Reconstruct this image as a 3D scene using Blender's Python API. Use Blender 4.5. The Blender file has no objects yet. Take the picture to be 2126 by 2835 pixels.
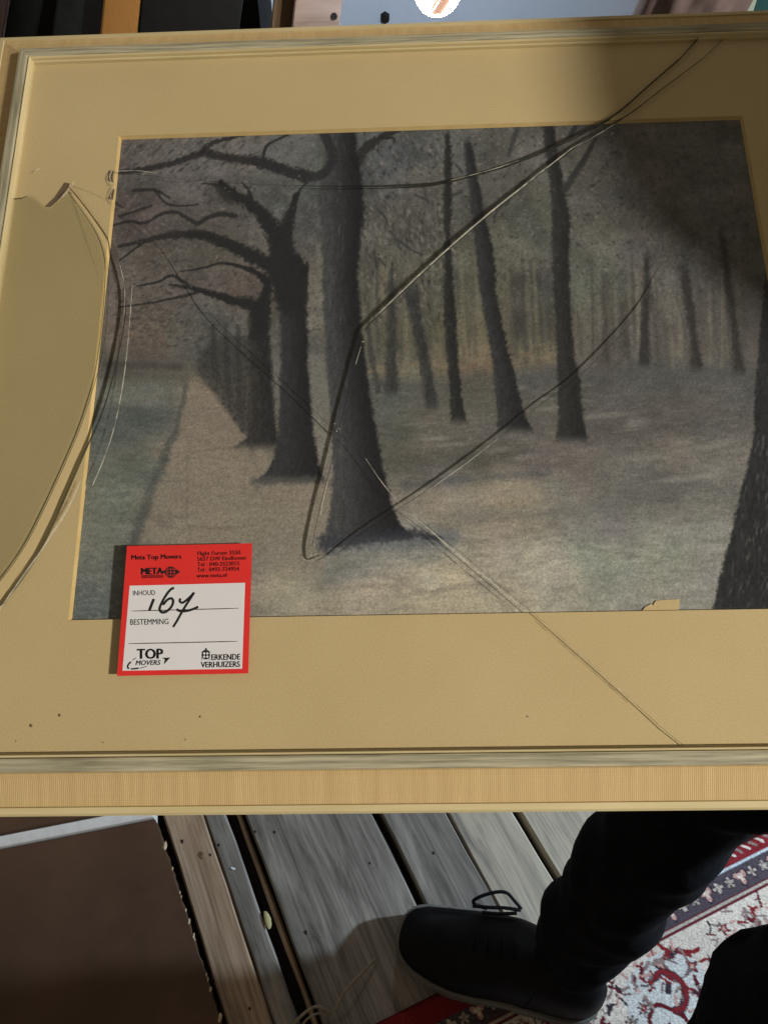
import bpy, bmesh, math, random
import numpy as np
from mathutils import Vector, Matrix

random.seed(7)
RNG = np.random.default_rng(11)
scene = bpy.context.scene
COL = scene.collection
R = math.radians

# ------------------------------------------------------------------ camera
CAM = np.array([0.0, 0.0, 1.29]); PITCH = R(48.0)
FPX = 2200.0; CX, CY = 1063.0, 1417.5            # focal length in pixels of a 2126 x 2835 picture
cr = np.array([1, 0, 0.0]); cf = np.array([0, math.cos(PITCH), -math.sin(PITCH)]); cu = np.array([0, math.sin(PITCH), math.cos(PITCH)])
cam_d = bpy.data.cameras.new('camera'); cam = bpy.data.objects.new('camera', cam_d); COL.objects.link(cam)
cam_d.sensor_fit = 'VERTICAL'; cam_d.sensor_height = 36; cam_d.lens = 36 * FPX / 2835
cam_d.clip_start = 0.02; cam_d.clip_end = 50
cam.location = CAM; cam.rotation_euler = (R(90) - PITCH, 0, 0)
scene.camera = cam

# ------------------------------------------------------------------ light
world = bpy.data.worlds.new('World'); scene.world = world; world.use_nodes = True
bgn = world.node_tree.nodes['Background']
bgn.inputs[0].default_value = (1.0, 0.83, 0.62, 1); bgn.inputs[1].default_value = 0.175

def lamp(name, kind, loc, target, energy, color, size, spot=None, blend=0.15):
    d = bpy.data.lights.new(name, kind); o = bpy.data.objects.new(name, d); COL.objects.link(o)
    d.energy = energy; d.color = color
    if kind == 'AREA': d.shape = 'DISK'; d.size = size
    else: d.shadow_soft_size = size
    if spot: d.spot_size = R(spot); d.spot_blend = blend
    o.location = loc
    o.rotation_euler = (Vector(target) - Vector(loc)).to_track_quat('-Z', 'Y').to_euler()
    return o
# a small bright work lamp to the right, behind the camera, shoulder high
lamp('work_light', 'SPOT', (2.55, -1.27, 2.62), (0.0, 0.68, 1.16), 515, (1.0, 0.94, 0.86), 0.10, spot=29, blend=0.22)
# a cold lamp standing low on the right, lighting the floor under the picture
lamp('floor_light', 'SPOT', (1.85, 0.60, 1.0), (0.1, 0.35, 0.0), 215, (0.64, 0.81, 1.0), 0.05, spot=80, blend=0.4)

scene.view_settings.view_transform = 'Standard'; scene.view_settings.look = 'None'
scene.view_settings.gamma = 1; scene.view_settings.exposure = 0
scene.render.engine = 'CYCLES'
scene.cycles.max_bounces = 5; scene.cycles.transparent_max_bounces = 12
scene.cycles.caustics_reflective = False; scene.cycles.caustics_refractive = False
scene.cycles.use_denoising = True

# ------------------------------------------------------------------ helpers
def ray(px, py): return cr * (px - CX) / FPX - cu * (py - CY) / FPX + cf
def fl(px, py, z=0.0):                      # a point of the horizontal plane at height z
    d = ray(px, py); return CAM + d * ((z - CAM[2]) / d[2])
def wl(px, py, y):                          # a point of the upright plane at distance y
    d = ray(px, py); return CAM + d * (y / d[1])

def tag(o, label=None, cat=None, group=None, kind=None):
    if label: o['label'] = label
    if cat: o['category'] = cat
    if group: o['group'] = group
    if kind: o['kind'] = kind
    return o
def link(name, me, mat=None, parent=None):
    o = bpy.data.objects.new(name, me); COL.objects.link(o)
    if mat is not None:
        for m in (mat if isinstance(mat, (list, tuple)) else [mat]): me.materials.append(m)
    if parent: o.parent = parent
    return o
def empty(name, loc=(0, 0, 0)):
    o = bpy.data.objects.new(name, None); COL.objects.link(o); o.location = loc; o.empty_display_size = 0.05
    return o
def pymesh(name, v, f, mat=None, parent=None, smooth=False):
    me = bpy.data.meshes.new(name); me.from_pydata([tuple(p) for p in v], [], f); me.update()
    if smooth: me.polygons.foreach_set('use_smooth', [True] * len(me.polygons))
    return link(name, me, mat, parent)
def bmobj(name, bm, mat=None, parent=None, smooth=False):
    bmesh.ops.recalc_face_normals(bm, faces=bm.faces)
    me = bpy.data.meshes.new(name); bm.to_mesh(me); bm.free()
    if smooth: me.polygons.foreach_set('use_smooth', [True] * len(me.polygons))
    return link(name, me, mat, parent)
def prism(bm, bottom, top):                 # two rings of equal length joined to a closed solid
    b = [bm.verts.new(tuple(p)) for p in bottom]; t = [bm.verts.new(tuple(p)) for p in top]; n = len(b)
    bm.faces.new(b[::-1]); bm.faces.new(t)
    fs = []
    for i in range(n): fs.append(bm.faces.new((b[i], b[(i + 1) % n], t[(i + 1) % n], t[i])))
    return fs
def boxbm(bm, x0, x1, y0, y1, z0, z1):
    prism(bm, [(x0, y0, z0), (x1, y0, z0), (x1, y1, z0), (x0, y1, z0)], [(x0, y0, z1), (x1, y0, z1), (x1, y1, z1), (x0, y1, z1)])
def tubebm(bm, pts, rad, seg=8):
    pts = [Vector(p) for p in pts]; rings = []
    for i, p in enumerate(pts):
        d = (pts[min(i + 1, len(pts) - 1)] - pts[max(i - 1, 0)]).normalized()
        a = d.cross(Vector((0, 0, 1)) if abs(d.z) < 0.95 else Vector((1, 0, 0))).normalized(); b = d.cross(a)
        r = rad[i] if isinstance(rad, (list, tuple)) else rad
        rings.append([bm.verts.new(p + a * r * math.cos(t) + b * r * math.sin(t)) for t in [2 * math.pi * k / seg for k in range(seg)]])
    for q, w in zip(rings[:-1], rings[1:]):
        for k in range(seg): bm.faces.new((q[k], q[(k + 1) % seg], w[(k + 1) % seg], w[k]))
    bm.faces.new(rings[0][::-1]); bm.faces.new(rings[-1])
def spline(pts, n=8):                       # Catmull-Rom through the points
    pts = [np.array(p, float) for p in pts]; out = []
    for i in range(len(pts) - 1):
        p0, p1, p2, p3 = pts[max(i - 1, 0)], pts[i], pts[i + 1], pts[min(i + 2, len(pts) - 1)]
        for k in range(n):
            t = k / n
            out.append(0.5 * (2 * p1 + (p2 - p0) * t + (2 * p0 - 5 * p1 + 4 * p2 - p3) * t * t + (3 * p1 - p0 - 3 * p2 + p3) * t ** 3))
    out.append(pts[-1]); return out
def lin(c): 
    c = np.asarray(c, float)
    return np.where(c <= 0.04045, c / 12.92, ((c + 0.055) / 1.055) ** 2.4)

# ------------------------------------------------------------------ materials
def mat(name):
    m = bpy.data.materials.new(name); m.use_nodes = True
    nt = m.node_tree; return m, nt, nt.nodes['Principled BSDF']
def node(nt, kind, **kw):
    n = nt.nodes.new(kind)
    for k, v in kw.items():
        if k.startswith('i_'): n.inputs[k[2:].replace('_', ' ')].default_value = v
        else: setattr(n, k, v)
    return n
def coords(nt, scale=(1, 1, 1), rot=(0, 0, 0), src='Object'):
    tc = node(nt, 'ShaderNodeTexCoord'); mp = node(nt, 'ShaderNodeMapping')
    mp.inputs['Scale'].default_value = scale; mp.inputs['Rotation'].default_value = rot
    nt.links.new(tc.outputs[src], mp.inputs[0]); return mp.outputs[0]
def ramp(nt, fac, stops):
    r = node(nt, 'ShaderNodeValToRGB'); el = r.color_ramp.elements
    while len(el) < len(stops): el.new(0.5)
    for e, (p, c) in zip(el, stops): e.position = p; e.color = (*c, 1)
    nt.links.new(fac, r.inputs[0]); return r.outputs[0]
def bump(nt, b, h, strength=0.3, dist=0.001):
    n = node(nt, 'ShaderNodeBump'); n.inputs['Strength'].default_value = strength; n.inputs['Distance'].default_value = dist
    nt.links.new(h, n.inputs['Height']); nt.links.new(n.outputs[0], b.inputs['Normal'])
def noisy(name, c0, c1, scale=40, rough=0.7, stretch=(1, 1, 1), bumps=0.2, dist=0.0006, detail=6, spec=0.3, grain=0.0):
    m, nt, b = mat(name)
    no = node(nt, 'ShaderNodeTexNoise', i_Scale=scale, i_Detail=detail, i_Roughness=0.6)
    nt.links.new(coords(nt, stretch), no.inputs['Vector'])
    colr = ramp(nt, no.outputs[0], [(0.3, c0), (0.7, c1)])
    if grain:                                # fine tooth of paper
        g = node(nt, 'ShaderNodeTexNoise', i_Scale=1100.0, i_Detail=2.0); nt.links.new(coords(nt), g.inputs['Vector'])
        mr = node(nt, 'ShaderNodeMapRange'); mr.inputs[1].default_value = 0.25; mr.inputs[2].default_value = 0.75; mr.inputs[3].default_value = 1 - grain; mr.inputs[4].default_value = 1 + grain
        sc = node(nt, 'ShaderNodeVectorMath', operation='SCALE'); nt.links.new(g.outputs[0], mr.inputs[0]); nt.links.new(colr, sc.inputs[0]); nt.links.new(mr.outputs[0], sc.inputs['Scale']); colr = sc.outputs[0]
    nt.links.new(colr, b.inputs['Base Color'])
    b.inputs['Roughness'].default_value = rough; b.inputs['Specular IOR Level'].default_value = spec
    if bumps: bump(nt, b, no.outputs[0], bumps, dist)
    return m
M = {}
M['cream'] = noisy('cream_paint', (0.52, 0.43, 0.22), (0.66, 0.56, 0.32), 60, 0.45, (0.15, 2, 2), 0.25, 0.0004)
M['grey'] = noisy('grey_limed_wood', (0.20, 0.185, 0.12), (0.52, 0.48, 0.33), 420, 0.6, (0.05, 1.3, 1.3), 0.5, 0.0006)
M['matte'] = noisy('mat_board', (0.565, 0.44, 0.225), (0.615, 0.485, 0.255), 9, 0.9, (1, 1, 1), 0, 0, 8, 0.1, 0.10)
M['bevel'] = noisy('mat_bevel', (0.60, 0.42, 0.16), (0.68, 0.50, 0.22), 80, 0.8, (1, 1, 1), 0)
M['backing'] = noisy('backing_board', (0.12, 0.08, 0.05), (0.18, 0.12, 0.07), 50)
# woven linen: ribs across the rail
m, nt, b = mat('linen_cloth')
co = coords(nt); wv = node(nt, 'ShaderNodeTexWave', i_Scale=290.0, i_Distortion=1.6, i_Detail=2.0); wv.inputs['Detail Scale'].default_value = 3
mp2 = coords(nt, (1, 0.12, 0.12)); nt.links.new(mp2, wv.inputs['Vector'])
w2 = node(nt, 'ShaderNodeTexWave', bands_direction='Y', i_Scale=330.0, i_Distortion=1.5)
nt.links.new(co, w2.inputs['Vector'])
ns = node(nt, 'ShaderNodeTexNoise', i_Scale=160.0, i_Detail=5.0); nt.links.new(coords(nt, (1, 0.05, 0.05)), ns.inputs['Vector'])
a1 = node(nt, 'ShaderNodeMath', operation='MULTIPLY'); a1.inputs[1].default_value = 0.16; nt.links.new(w2.outputs['Fac'], a1.inputs[0])
a2 = node(nt, 'ShaderNodeMath', operation='MULTIPLY_ADD'); a2.inputs[1].default_value = 0.42; nt.links.new(wv.outputs['Fac'], a2.inputs[0]); nt.links.new(a1.outputs[0], a2.inputs[2])
a3 = node(nt, 'ShaderNodeMath', operation='MULTIPLY'); nt.links.new(a2.outputs[0], a3.inputs[0]); nt.links.new(ns.outputs[0], a3.inputs[1])
nt.links.new(ramp(nt, a3.outputs[0], [(0.05, (0.47, 0.325, 0.14)), (0.36, (0.72, 0.545, 0.27))]), b.inputs['Base Color'])
b.inputs['Roughness'].default_value = 0.9; bump(nt, b, a2.outputs[0], 0.3, 0.0005); M['linen'] = m
# glass: thin sheet, clear with a mirror sheen
def glassmat(name, tint, extra=0.0, diffuse_mix=0.0):
    m = bpy.data.materials.new(name); m.use_nodes = True; nt = m.node_tree; nt.nodes.clear()
    out = node(nt, 'ShaderNodeOutputMaterial'); tr = node(nt, 'ShaderNodeBsdfTransparent'); tr.inputs[0].default_value = (*tint, 1)
    gl = node(nt, 'ShaderNodeBsdfGlossy', i_Roughness=0.03); lw = node(nt, 'ShaderNodeLayerWeight')
    pw = node(nt, 'ShaderNodeMath', operation='POWER'); pw.inputs[1].default_value = 5.0; nt.links.new(lw.outputs['Facing'], pw.inputs[0])
    fr = node(nt, 'ShaderNodeMath', operation='MULTIPLY_ADD'); fr.inputs[1].default_value = 0.8; fr.inputs[2].default_value = 0.022; nt.links.new(pw.outputs[0], fr.inputs[0])
    mx = node(nt, 'ShaderNodeMixShader')
    nt.links.new(fr.outputs[0], mx.inputs[0]); nt.links.new(tr.outputs[0], mx.inputs[1]); nt.links.new(gl.outputs[0], mx.inputs[2])
    df = node(nt, 'ShaderNodeBsdfDiffuse'); df.inputs[0].default_value = (0.45, 0.42, 0.36, 1)
    m2 = node(nt, 'ShaderNodeMixShader'); m2.inputs[0].default_value = diffuse_mix
    nt.links.new(mx.outputs[0], m2.inputs[1]); nt.links.new(df.outputs[0], m2.inputs[2]); nt.links.new(m2.outputs[0], out.inputs[0])
    return m
M['glass'] = glassmat('window_glass', (0.99, 0.992, 0.988), diffuse_mix=0.006)
M['glass_tinted'] = glassmat('tinted_glass', (0.90, 0.905, 0.88), diffuse_mix=0.025)  # darker tint than the other shards, for the left piece
def edgemat(name, clear, block):
    m = bpy.data.materials.new(name); m.use_nodes = True; nt = m.node_tree; nt.nodes.clear()
    out = node(nt, 'ShaderNodeOutputMaterial'); tr = node(nt, 'ShaderNodeBsdfTransparent'); tr.inputs[0].default_value = (*clear, 1)
    df = node(nt, 'ShaderNodeBsdfDiffuse'); df.inputs[0].default_value = (0.04, 0.043, 0.032, 1)
    gl = node(nt, 'ShaderNodeBsdfGlossy', i_Roughness=0.2); gl.inputs[0].default_value = (0.6, 0.62, 0.55, 1)
    m1 = node(nt, 'ShaderNodeMixShader'); m1.inputs[0].default_value = 0.35
    nt.links.new(df.outputs[0], m1.inputs[1]); nt.links.new(gl.outputs[0], m1.inputs[2])
    mx = node(nt, 'ShaderNodeMixShader'); mx.inputs[0].default_value = block
    nt.links.new(tr.outputs[0], mx.inputs[1]); nt.links.new(m1.outputs[0], mx.inputs[2]); nt.links.new(mx.outputs[0], out.inputs[0]); return m
M['edge'] = edgemat('broken_glass_edge', (0.30, 0.34, 0.28), 0.75)
M['clear_edge'] = edgemat('clear_glass_edge', (0.985, 0.99, 0.985), 0.012)
m = bpy.data.materials.new('splinter_and_glint'); m.use_nodes = True; nt = m.node_tree; nt.nodes.clear()
out = node(nt, 'ShaderNodeOutputMaterial'); tr = node(nt, 'ShaderNodeBsdfTransparent')
df = node(nt, 'ShaderNodeBsdfDiffuse'); df.inputs[0].default_value = (0.75, 0.72, 0.6, 1)
nz = node(nt, 'ShaderNodeTexNoise', i_Scale=160.0, i_Detail=3.0); nt.links.new(coords(nt), nz.inputs['Vector'])
mr = node(nt, 'ShaderNodeMapRange'); mr.inputs[1].default_value = 0.35; mr.inputs[2].default_value = 0.7; mr.inputs[3].default_value = 0.05; mr.inputs[4].default_value = 0.6
nt.links.new(nz.outputs[0], mr.inputs[0])
mx = node(nt, 'ShaderNodeMixShader'); nt.links.new(mr.outputs[0], mx.inputs[0])
nt.links.new(tr.outputs[0], mx.inputs[1]); nt.links.new(df.outputs[0], mx.inputs[2]); nt.links.new(mx.outputs[0], out.inputs[0])
M['splinter_glint'] = m  # pale diffuse colour stands in for glints along the breaks, also used for slivers
def painted(name, rough, scale, amp, spec=0.2, bumpd=0.0003, stretch=(1, 1, 1)):
    m, nt, b = mat(name)
    at = node(nt, 'ShaderNodeAttribute', attribute_name='paint')
    no = node(nt, 'ShaderNodeTexNoise', i_Scale=scale, i_Detail=3.0); nt.links.new(coords(nt, stretch), no.inputs['Vector'])
    mr = node(nt, 'ShaderNodeMapRange'); mr.inputs[1].default_value = 0.3; mr.inputs[2].default_value = 0.7; mr.inputs[3].default_value = 1 - amp; mr.inputs[4].default_value = 1 + amp
    nt.links.new(no.outputs[0], mr.inputs[0])
    mu = node(nt, 'ShaderNodeVectorMath', operation='SCALE'); nt.links.new(at.outputs['Color'], mu.inputs[0]); nt.links.new(mr.outputs[0], mu.inputs['Scale'])
    nt.links.new(mu.outputs[0], b.inputs['Base Color']); b.inputs['Roughness'].default_value = rough; b.inputs['Specular IOR Level'].default_value = spec
    bump(nt, b, no.outputs[0], 0.4, bumpd); return m
M['pastel'] = painted('pastel_drawing', 0.95, 900, 0.17, 0.05, 0.0002)
M['rug'] = painted('woven_rug', 0.95, 420, 0.28, 0.1, 0.0015)
M['red'] = noisy('red_label_ink', (0.70, 0.030, 0.026), (0.74, 0.036, 0.030), 30, 0.5, (1, 1, 1), 0)
M['white'] = noisy('white_label_paper', (0.70, 0.70, 0.71), (0.74, 0.74, 0.75), 30, 0.55, (1, 1, 1), 0)
M['ink'] = noisy('black_ink', (0.012, 0.011, 0.011), (0.02, 0.018, 0.018), 30, 0.5, (1, 1, 1), 0)
def wood(name, c0, c1, c2, rough=0.6, scale=7.0):
    m, nt, b = mat(name)
    oi = node(nt, 'ShaderNodeObjectInfo'); tc = node(nt, 'ShaderNodeTexCoord')
    ad = node(nt, 'ShaderNodeVectorMath', operation='MULTIPLY_ADD'); ad.inputs[1].default_value = (0, 0, 0)
    cmb = node(nt, 'ShaderNodeCombineXYZ'); mlt = node(nt, 'ShaderNodeMath', operation='MULTIPLY'); mlt.inputs[1].default_value = 7.0
    nt.links.new(oi.outputs['Random'], mlt.inputs[0])
    for k in range(3): nt.links.new(mlt.outputs[0], cmb.inputs[k])
    av = node(nt, 'ShaderNodeVectorMath', operation='ADD'); nt.links.new(tc.outputs['Object'], av.inputs[0]); nt.links.new(cmb.outputs[0], av.inputs[1])
    mp = node(nt, 'ShaderNodeMapping'); mp.inputs['Scale'].default_value = (0.7, 5.0, 5.0); nt.links.new(av.outputs[0], mp.inputs[0])
    no = node(nt, 'ShaderNodeTexNoise', i_Scale=scale, i_Detail=8.0, i_Roughness=0.65, i_Distortion=0.9); nt.links.new(mp.outputs[0], no.inputs['Vector'])
    mp3 = node(nt, 'ShaderNodeMapping'); mp3.inputs['Scale'].default_value = (2.0, 90.0, 90.0); nt.links.new(av.outputs[0], mp3.inputs[0])
    n2 = node(nt, 'ShaderNodeTexNoise', i_Scale=3.0, i_Detail=4.0); nt.links.new(mp3.outputs[0], n2.inputs['Vector'])
    mxf = node(nt, 'ShaderNodeMath', operation='MULTIPLY_ADD'); mxf.inputs[1].default_value = 0.35; nt.links.new(n2.outputs[0], mxf.inputs[0])
    h = node(nt, 'ShaderNodeMath', operation='MULTIPLY'); h.inputs[1].default_value = 0.75; nt.links.new(no.outputs[0], h.inputs[0]); nt.links.new(h.outputs[0], mxf.inputs[2])
    nt.links.new(ramp(nt, mxf.outputs[0], [(0.36, c0), (0.55, c1), (0.72, c2)]), b.inputs['Base Color'])
    b.inputs['Roughness'].default_value = rough; bump(nt, b, mxf.outputs[0], 0.5, 0.002); return m
M['plank_grey'] = wood('grey_floor_plank', (0.045, 0.037, 0.029), (0.185, 0.163, 0.136), (0.34, 0.305, 0.255))
M['plank_tan'] = wood('tan_floor_plank', (0.11, 0.068, 0.038), (0.33, 0.225, 0.14), (0.45, 0.34, 0.235))
M['plank_pale'] = wood('pale_floor_plank', (0.12, 0.11, 0.10), (0.40, 0.34, 0.25), (0.5, 0.44, 0.34))
M['subfloor'] = noisy('dark_gap', (0.012, 0.009, 0.006), (0.03, 0.02, 0.012), 30)
M['knot'] = noisy('wood_knot', (0.07, 0.04, 0.02), (0.2, 0.13, 0.07), 160)
M['brown'] = noisy('brown_panel', (0.066, 0.036, 0.022), (0.10, 0.056, 0.034), 9, 0.5, (1, 1, 1), 0.15, 0.001, 8, 0.25)
M['chip'] = noisy('raw_chipboard', (0.35, 0.25, 0.14), (0.6, 0.48, 0.3), 200)
M['trim'] = noisy('white_plastic_trim', (0.55, 0.55, 0.54), (0.66, 0.66, 0.64), 60, 0.4, (1, 1, 1), 0.1)
M['black_cloth'] = noisy('black_trouser_cloth', (0.005, 0.005, 0.006), (0.011, 0.011, 0.013), 60, 0.9, (1, 1, 1), 0.4, 0.003, 6, 0.1)
M['shoe'] = noisy('black_shoe_leather', (0.003, 0.003, 0.004), (0.007, 0.007, 0.008), 50, 0.55, (1, 1, 1), 0.3, 0.001, 6, 0.12)
M['sole'] = noisy('grey_shoe_sole', (0.07, 0.066, 0.056), (0.20, 0.19, 0.165), 30, 0.6, (0.3, 1, 3))
M['skin'] = noisy('skin', (0.42, 0.25, 0.18), (0.5, 0.31, 0.23), 20, 0.55)
M['hair'] = noisy('brown_hair', (0.03, 0.02, 0.012), (0.06, 0.04, 0.025), 90, 0.6, (1, 1, 0.2))
M['wall'] = noisy('pale_blue_wall', (0.56, 0.67, 0.84), (0.64, 0.75, 0.92), 5, 0.8, (1, 1, 0.3), 0.1)
M['orange'] = noisy('orange_board', (0.40, 0.195, 0.052), (0.48, 0.24, 0.066), 30, 0.6, (8, 1, 1), 0.2)
M['pine'] = wood('pine_stud', (0.15, 0.09, 0.068), (0.27, 0.19, 0.15), (0.32, 0.23, 0.19))
M['dark_teal'] = noisy('dark_teal_board', (0.018, 0.024, 0.024), (0.03, 0.038, 0.038), 40, 0.6)
M['near_black'] = noisy('black_board', (0.006, 0.006, 0.006), (0.012, 0.012, 0.011), 40, 0.7)
M['mauve'] = noisy('mauve_cloth', (0.14, 0.10, 0.095), (0.22, 0.165, 0.155), 30, 0.9)
M['teal'] = noisy('teal_glaze', (0.02, 0.07, 0.08), (0.035, 0.10, 0.11), 20, 0.25, (1, 1, 1), 0)
M['pale_green'] = noisy('pale_green_glaze', (0.42, 0.55, 0.45), (0.5, 0.62, 0.52), 20, 0.3, (1, 1, 1), 0)
M['metal'] = noisy('dark_metal', (0.03, 0.03, 0.03), (0.06, 0.06, 0.06), 50, 0.4)
m, nt, b = mat('lamp_glow'); b.inputs['Base Color'].default_value = (0.9, 0.9, 0.9, 1)
b.inputs['Emission Color'].default_value = (0.86, 0.93, 1.0, 1); b.inputs['Emission Strength'].default_value = 170.0; M['glow'] = m
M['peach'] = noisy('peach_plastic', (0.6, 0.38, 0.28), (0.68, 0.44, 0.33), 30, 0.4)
pb = M['peach'].node_tree.nodes['Principled BSDF']; pb.inputs['Emission Color'].default_value = (1.0, 0.6, 0.42, 1); pb.inputs['Emission Strength'].default_value = 0.65  # emission added so the handle looks lit by the ring
M['fringe'] = noisy('rug_fringe', (0.22, 0.18, 0.13), (0.36, 0.30, 0.22), 200)
M['yellow_chip'] = noisy('pale_wood_chip', (0.42, 0.36, 0.16), (0.55, 0.48, 0.24), 90)

# ------------------------------------------------------------------ floor
DIR = np.array([math.cos(R(-64)), math.sin(R(-64))]); PER = np.array([0.899, 0.438]); PER = PER / np.linalg.norm(PER)
floor = pymesh('floor', [(-4, -2, -0.035), (4, -2, -0.035), (4, 4, -0.035), (-4, 4, -0.035)], [(0, 1, 2, 3)], M['subfloor'])
tag(floor, kind='structure')
def plank(s0, s1, mt, z=0.0, t0=-2.2, t1=1.4, seed=0):
    rs = random.Random(seed); n = 60; bm = bmesh.new()
    w = (s1 - s0) / 2; ring = []
    for i in range(n + 1):
        x = t0 + (t1 - t0) * i / n; a = rs.uniform(-0.0012, 0.0012); c = rs.uniform(-0.0012, 0.0012)
        prof = [(-w + a, -0.03), (-w + a, -0.004), (-w + a + 0.003, 0), (w + c - 0.003, 0), (w + c, -0.004), (w + c, -0.03)]
        ring.append([bm.verts.new((x, y, zz)) for y, zz in prof])
    for p, q in zip(ring[:-1], ring[1:]):
        for k in range(5): bm.faces.new((p[k], p[k + 1], q[k + 1], q[k]))
    bm.faces.new(ring[0][::-1]); bm.faces.new(ring[-1])
    o = bmobj('plank', bm, mt, floor)
    c = PER * (s0 + s1) / 2; o.location = (c[0], c[1], z); o.rotation_euler = (0, 0, R(-64)); return o
for k, (a, b_, mt) in enumerate([(-0.52, -0.325, 'plank_grey'), (-0.315, -0.118, 'plank_grey'), (-0.104, -0.0455, 'plank_tan'), (-0.0445, -0.012, 'plank_grey'), (0.003, 0.012, 'plank_tan'),
                                 (0.016, 0.203, 'plank_grey'), (0.216, 0.312, 'plank_grey'), (0.3125, 0.409, 'plank_pale'), (0.421, 0.61, 'plank_pale'), (0.622, 0.81, 'plank_grey'), (0.822, 1.01, 'plank_grey'),
                                 (-0.73, -0.53, 'plank_grey'), (1.02, 1.21, 'plank_grey'), (1.22, 1.42, 'plank_tan')]):
    plank(a, b_, M[mt], 0.0 if k != 4 else -0.012, seed=k)

for px, py, r_, mt in [(505, 2330, 0.0042, 'subfloor'), (557, 2368, 0.0075, 'knot'), (583, 2367, 0.003, 'subfloor'), (606, 2340, 0.0034, 'subfloor'), (707, 2303, 0.003, 'subfloor'), (760, 2304, 0.0032, 'subfloor'), (847, 2582, 0.004, 'subfloor'), (1200, 2362, 0.0034, 'subfloor'), (1024, 2390, 0.0026, 'subfloor'), (692, 2793, 0.003, 'subfloor')]:
    bm = bmesh.new(); bmesh.ops.create_cone(bm, cap_ends=True, segments=12, radius1=r_ * 0.75, radius2=r_ * 0.6, depth=0.001)
    for v in bm.verts: v.co.x *= 0.7 + 0.25 * math.sin(v.co.y * 900); v.co.y *= 1.25
    nl = bmobj('knot' if r_ > 0.006 else 'nail', bm, M[mt], floor); p = fl(px, py, 0); nl.location = (p[0], p[1], 0.0003); nl.rotation_euler = (0, 0, R(26))

# ------------------------------------------------------------------ brown panel with white trim, lying on the floor
ZP = 0.03
def floorpoly(name, pts, z0, z1, mt, parent=None):
    bm = bmesh.new(); prism(bm, [(p[0], p[1], z0) for p in pts], [(p[0], p[1], z1) for p in pts])
    bmesh.ops.bevel(bm, geom=[e for e in bm.edges if all(v.co.z > (z0 + z1) / 2 for v in e.verts)], offset=0.0012, segments=1, affect='EDGES')
    return bmobj(name, bm, mt, parent)
e0 = fl(432, 2267, ZP); e1 = fl(612, 2835, ZP); w0 = fl(0, 2352, ZP); eb = e1 + (e1 - e0) * 0.6
wd = (e0 - w0) / np.linalg.norm(e0 - w0); far_left = e0 - wd * 1.0
edge = [e0 + (eb - e0) * t for t in np.linspace(0, 1, 60)]
rs = random.Random(3); edge = [np.array([p[0] + rs.uniform(-0.0022, 0.0008), p[1], 0]) for p in edge]
panel = floorpoly('brown_panel', edge + [far_left + (eb - e0)] + [far_left], 0.001, ZP, M['brown'])
tag(panel, 'dark brown flat panel with chipped right edge lying on the floor planks', 'panel')
for py, sz in [(2340, 1.6), (2405, 0.7), (2470, 0.6), (2482, 0.6), (2520, 0.7), (2550, 0.9), (2590, 0.8), (2600, 0.5), (2700, 0.8), (2712, 0.7), (2738, 1.0), (2818, 1.5)]:
    t = (py - 2267) / (2835 - 2267.0); p = fl(432 + 180 * t, py, ZP)
    bm = bmesh.new(); bmesh.ops.create_icosphere(bm, subdivisions=1, radius=0.0036 * sz)
    for v in bm.verts: v.co = Vector((v.co.x * rs.uniform(0.4, 0.8), v.co.y * rs.uniform(0.9, 1.8), v.co.z * 0.5))
    c = bmobj('edge_chip', bm, M['chip'], panel); c.location = (p[0] + 0.001, p[1], ZP - 0.001)
pn = np.array([-wd[1], wd[0], 0])
trim = floorpoly('trim', [far_left + pn * 0.002, e0 + pn * 0.002 - wd * 0.003, e0 + pn * 0.019 - wd * 0.003, far_left + pn * 0.019], 0.001, ZP + 0.006, M['trim'], panel)
trim['label'] = 'white plastic trim strip along the far edge of the panel'
p2 = floorpoly('brown_panel', [far_left + pn * 0.022, e0 + pn * 0.022 - wd * 0.035, e0 + pn * 0.5 - wd * 0.05, far_left + pn * 0.5], 0.001, ZP - 0.006, M['brown'])
tag(p2, 'second dark brown panel beyond the white trim strip, mostly under the picture', 'panel')

# small litter on the planks
def crumb(name, px, py, z, sx, sy, sz, rot, mt, label, cat):
    bm = bmesh.new(); bmesh.ops.create_icosphere(bm, subdivisions=2, radius=1)
    for v in bm.verts: v.co = Vector((v.co.x * sx * rs.uniform(0.85, 1.1), v.co.y * sy * rs.uniform(0.85, 1.1), v.co.z * sz))
    o = bmobj(name, bm, mt); p = fl(px, py, z); o.location = (p[0], p[1], z + sz * 0.9); o.rotation_euler = (0, 0, rot); tag(o, label, cat); return o
crumb('wood_chip', 741, 2547, 0.0, 0.0135, 0.005, 0.002, R(-70), M['yellow_chip'], 'pale yellow wood chip at the edge of the dark plank gap', 'chip')
crumb('paper_scrap', 645, 2405, 0.0, 0.0045, 0.002, 0.001, R(-15), M['white'], 'tiny white paper scrap on the narrow grey plank', 'scrap')

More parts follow.
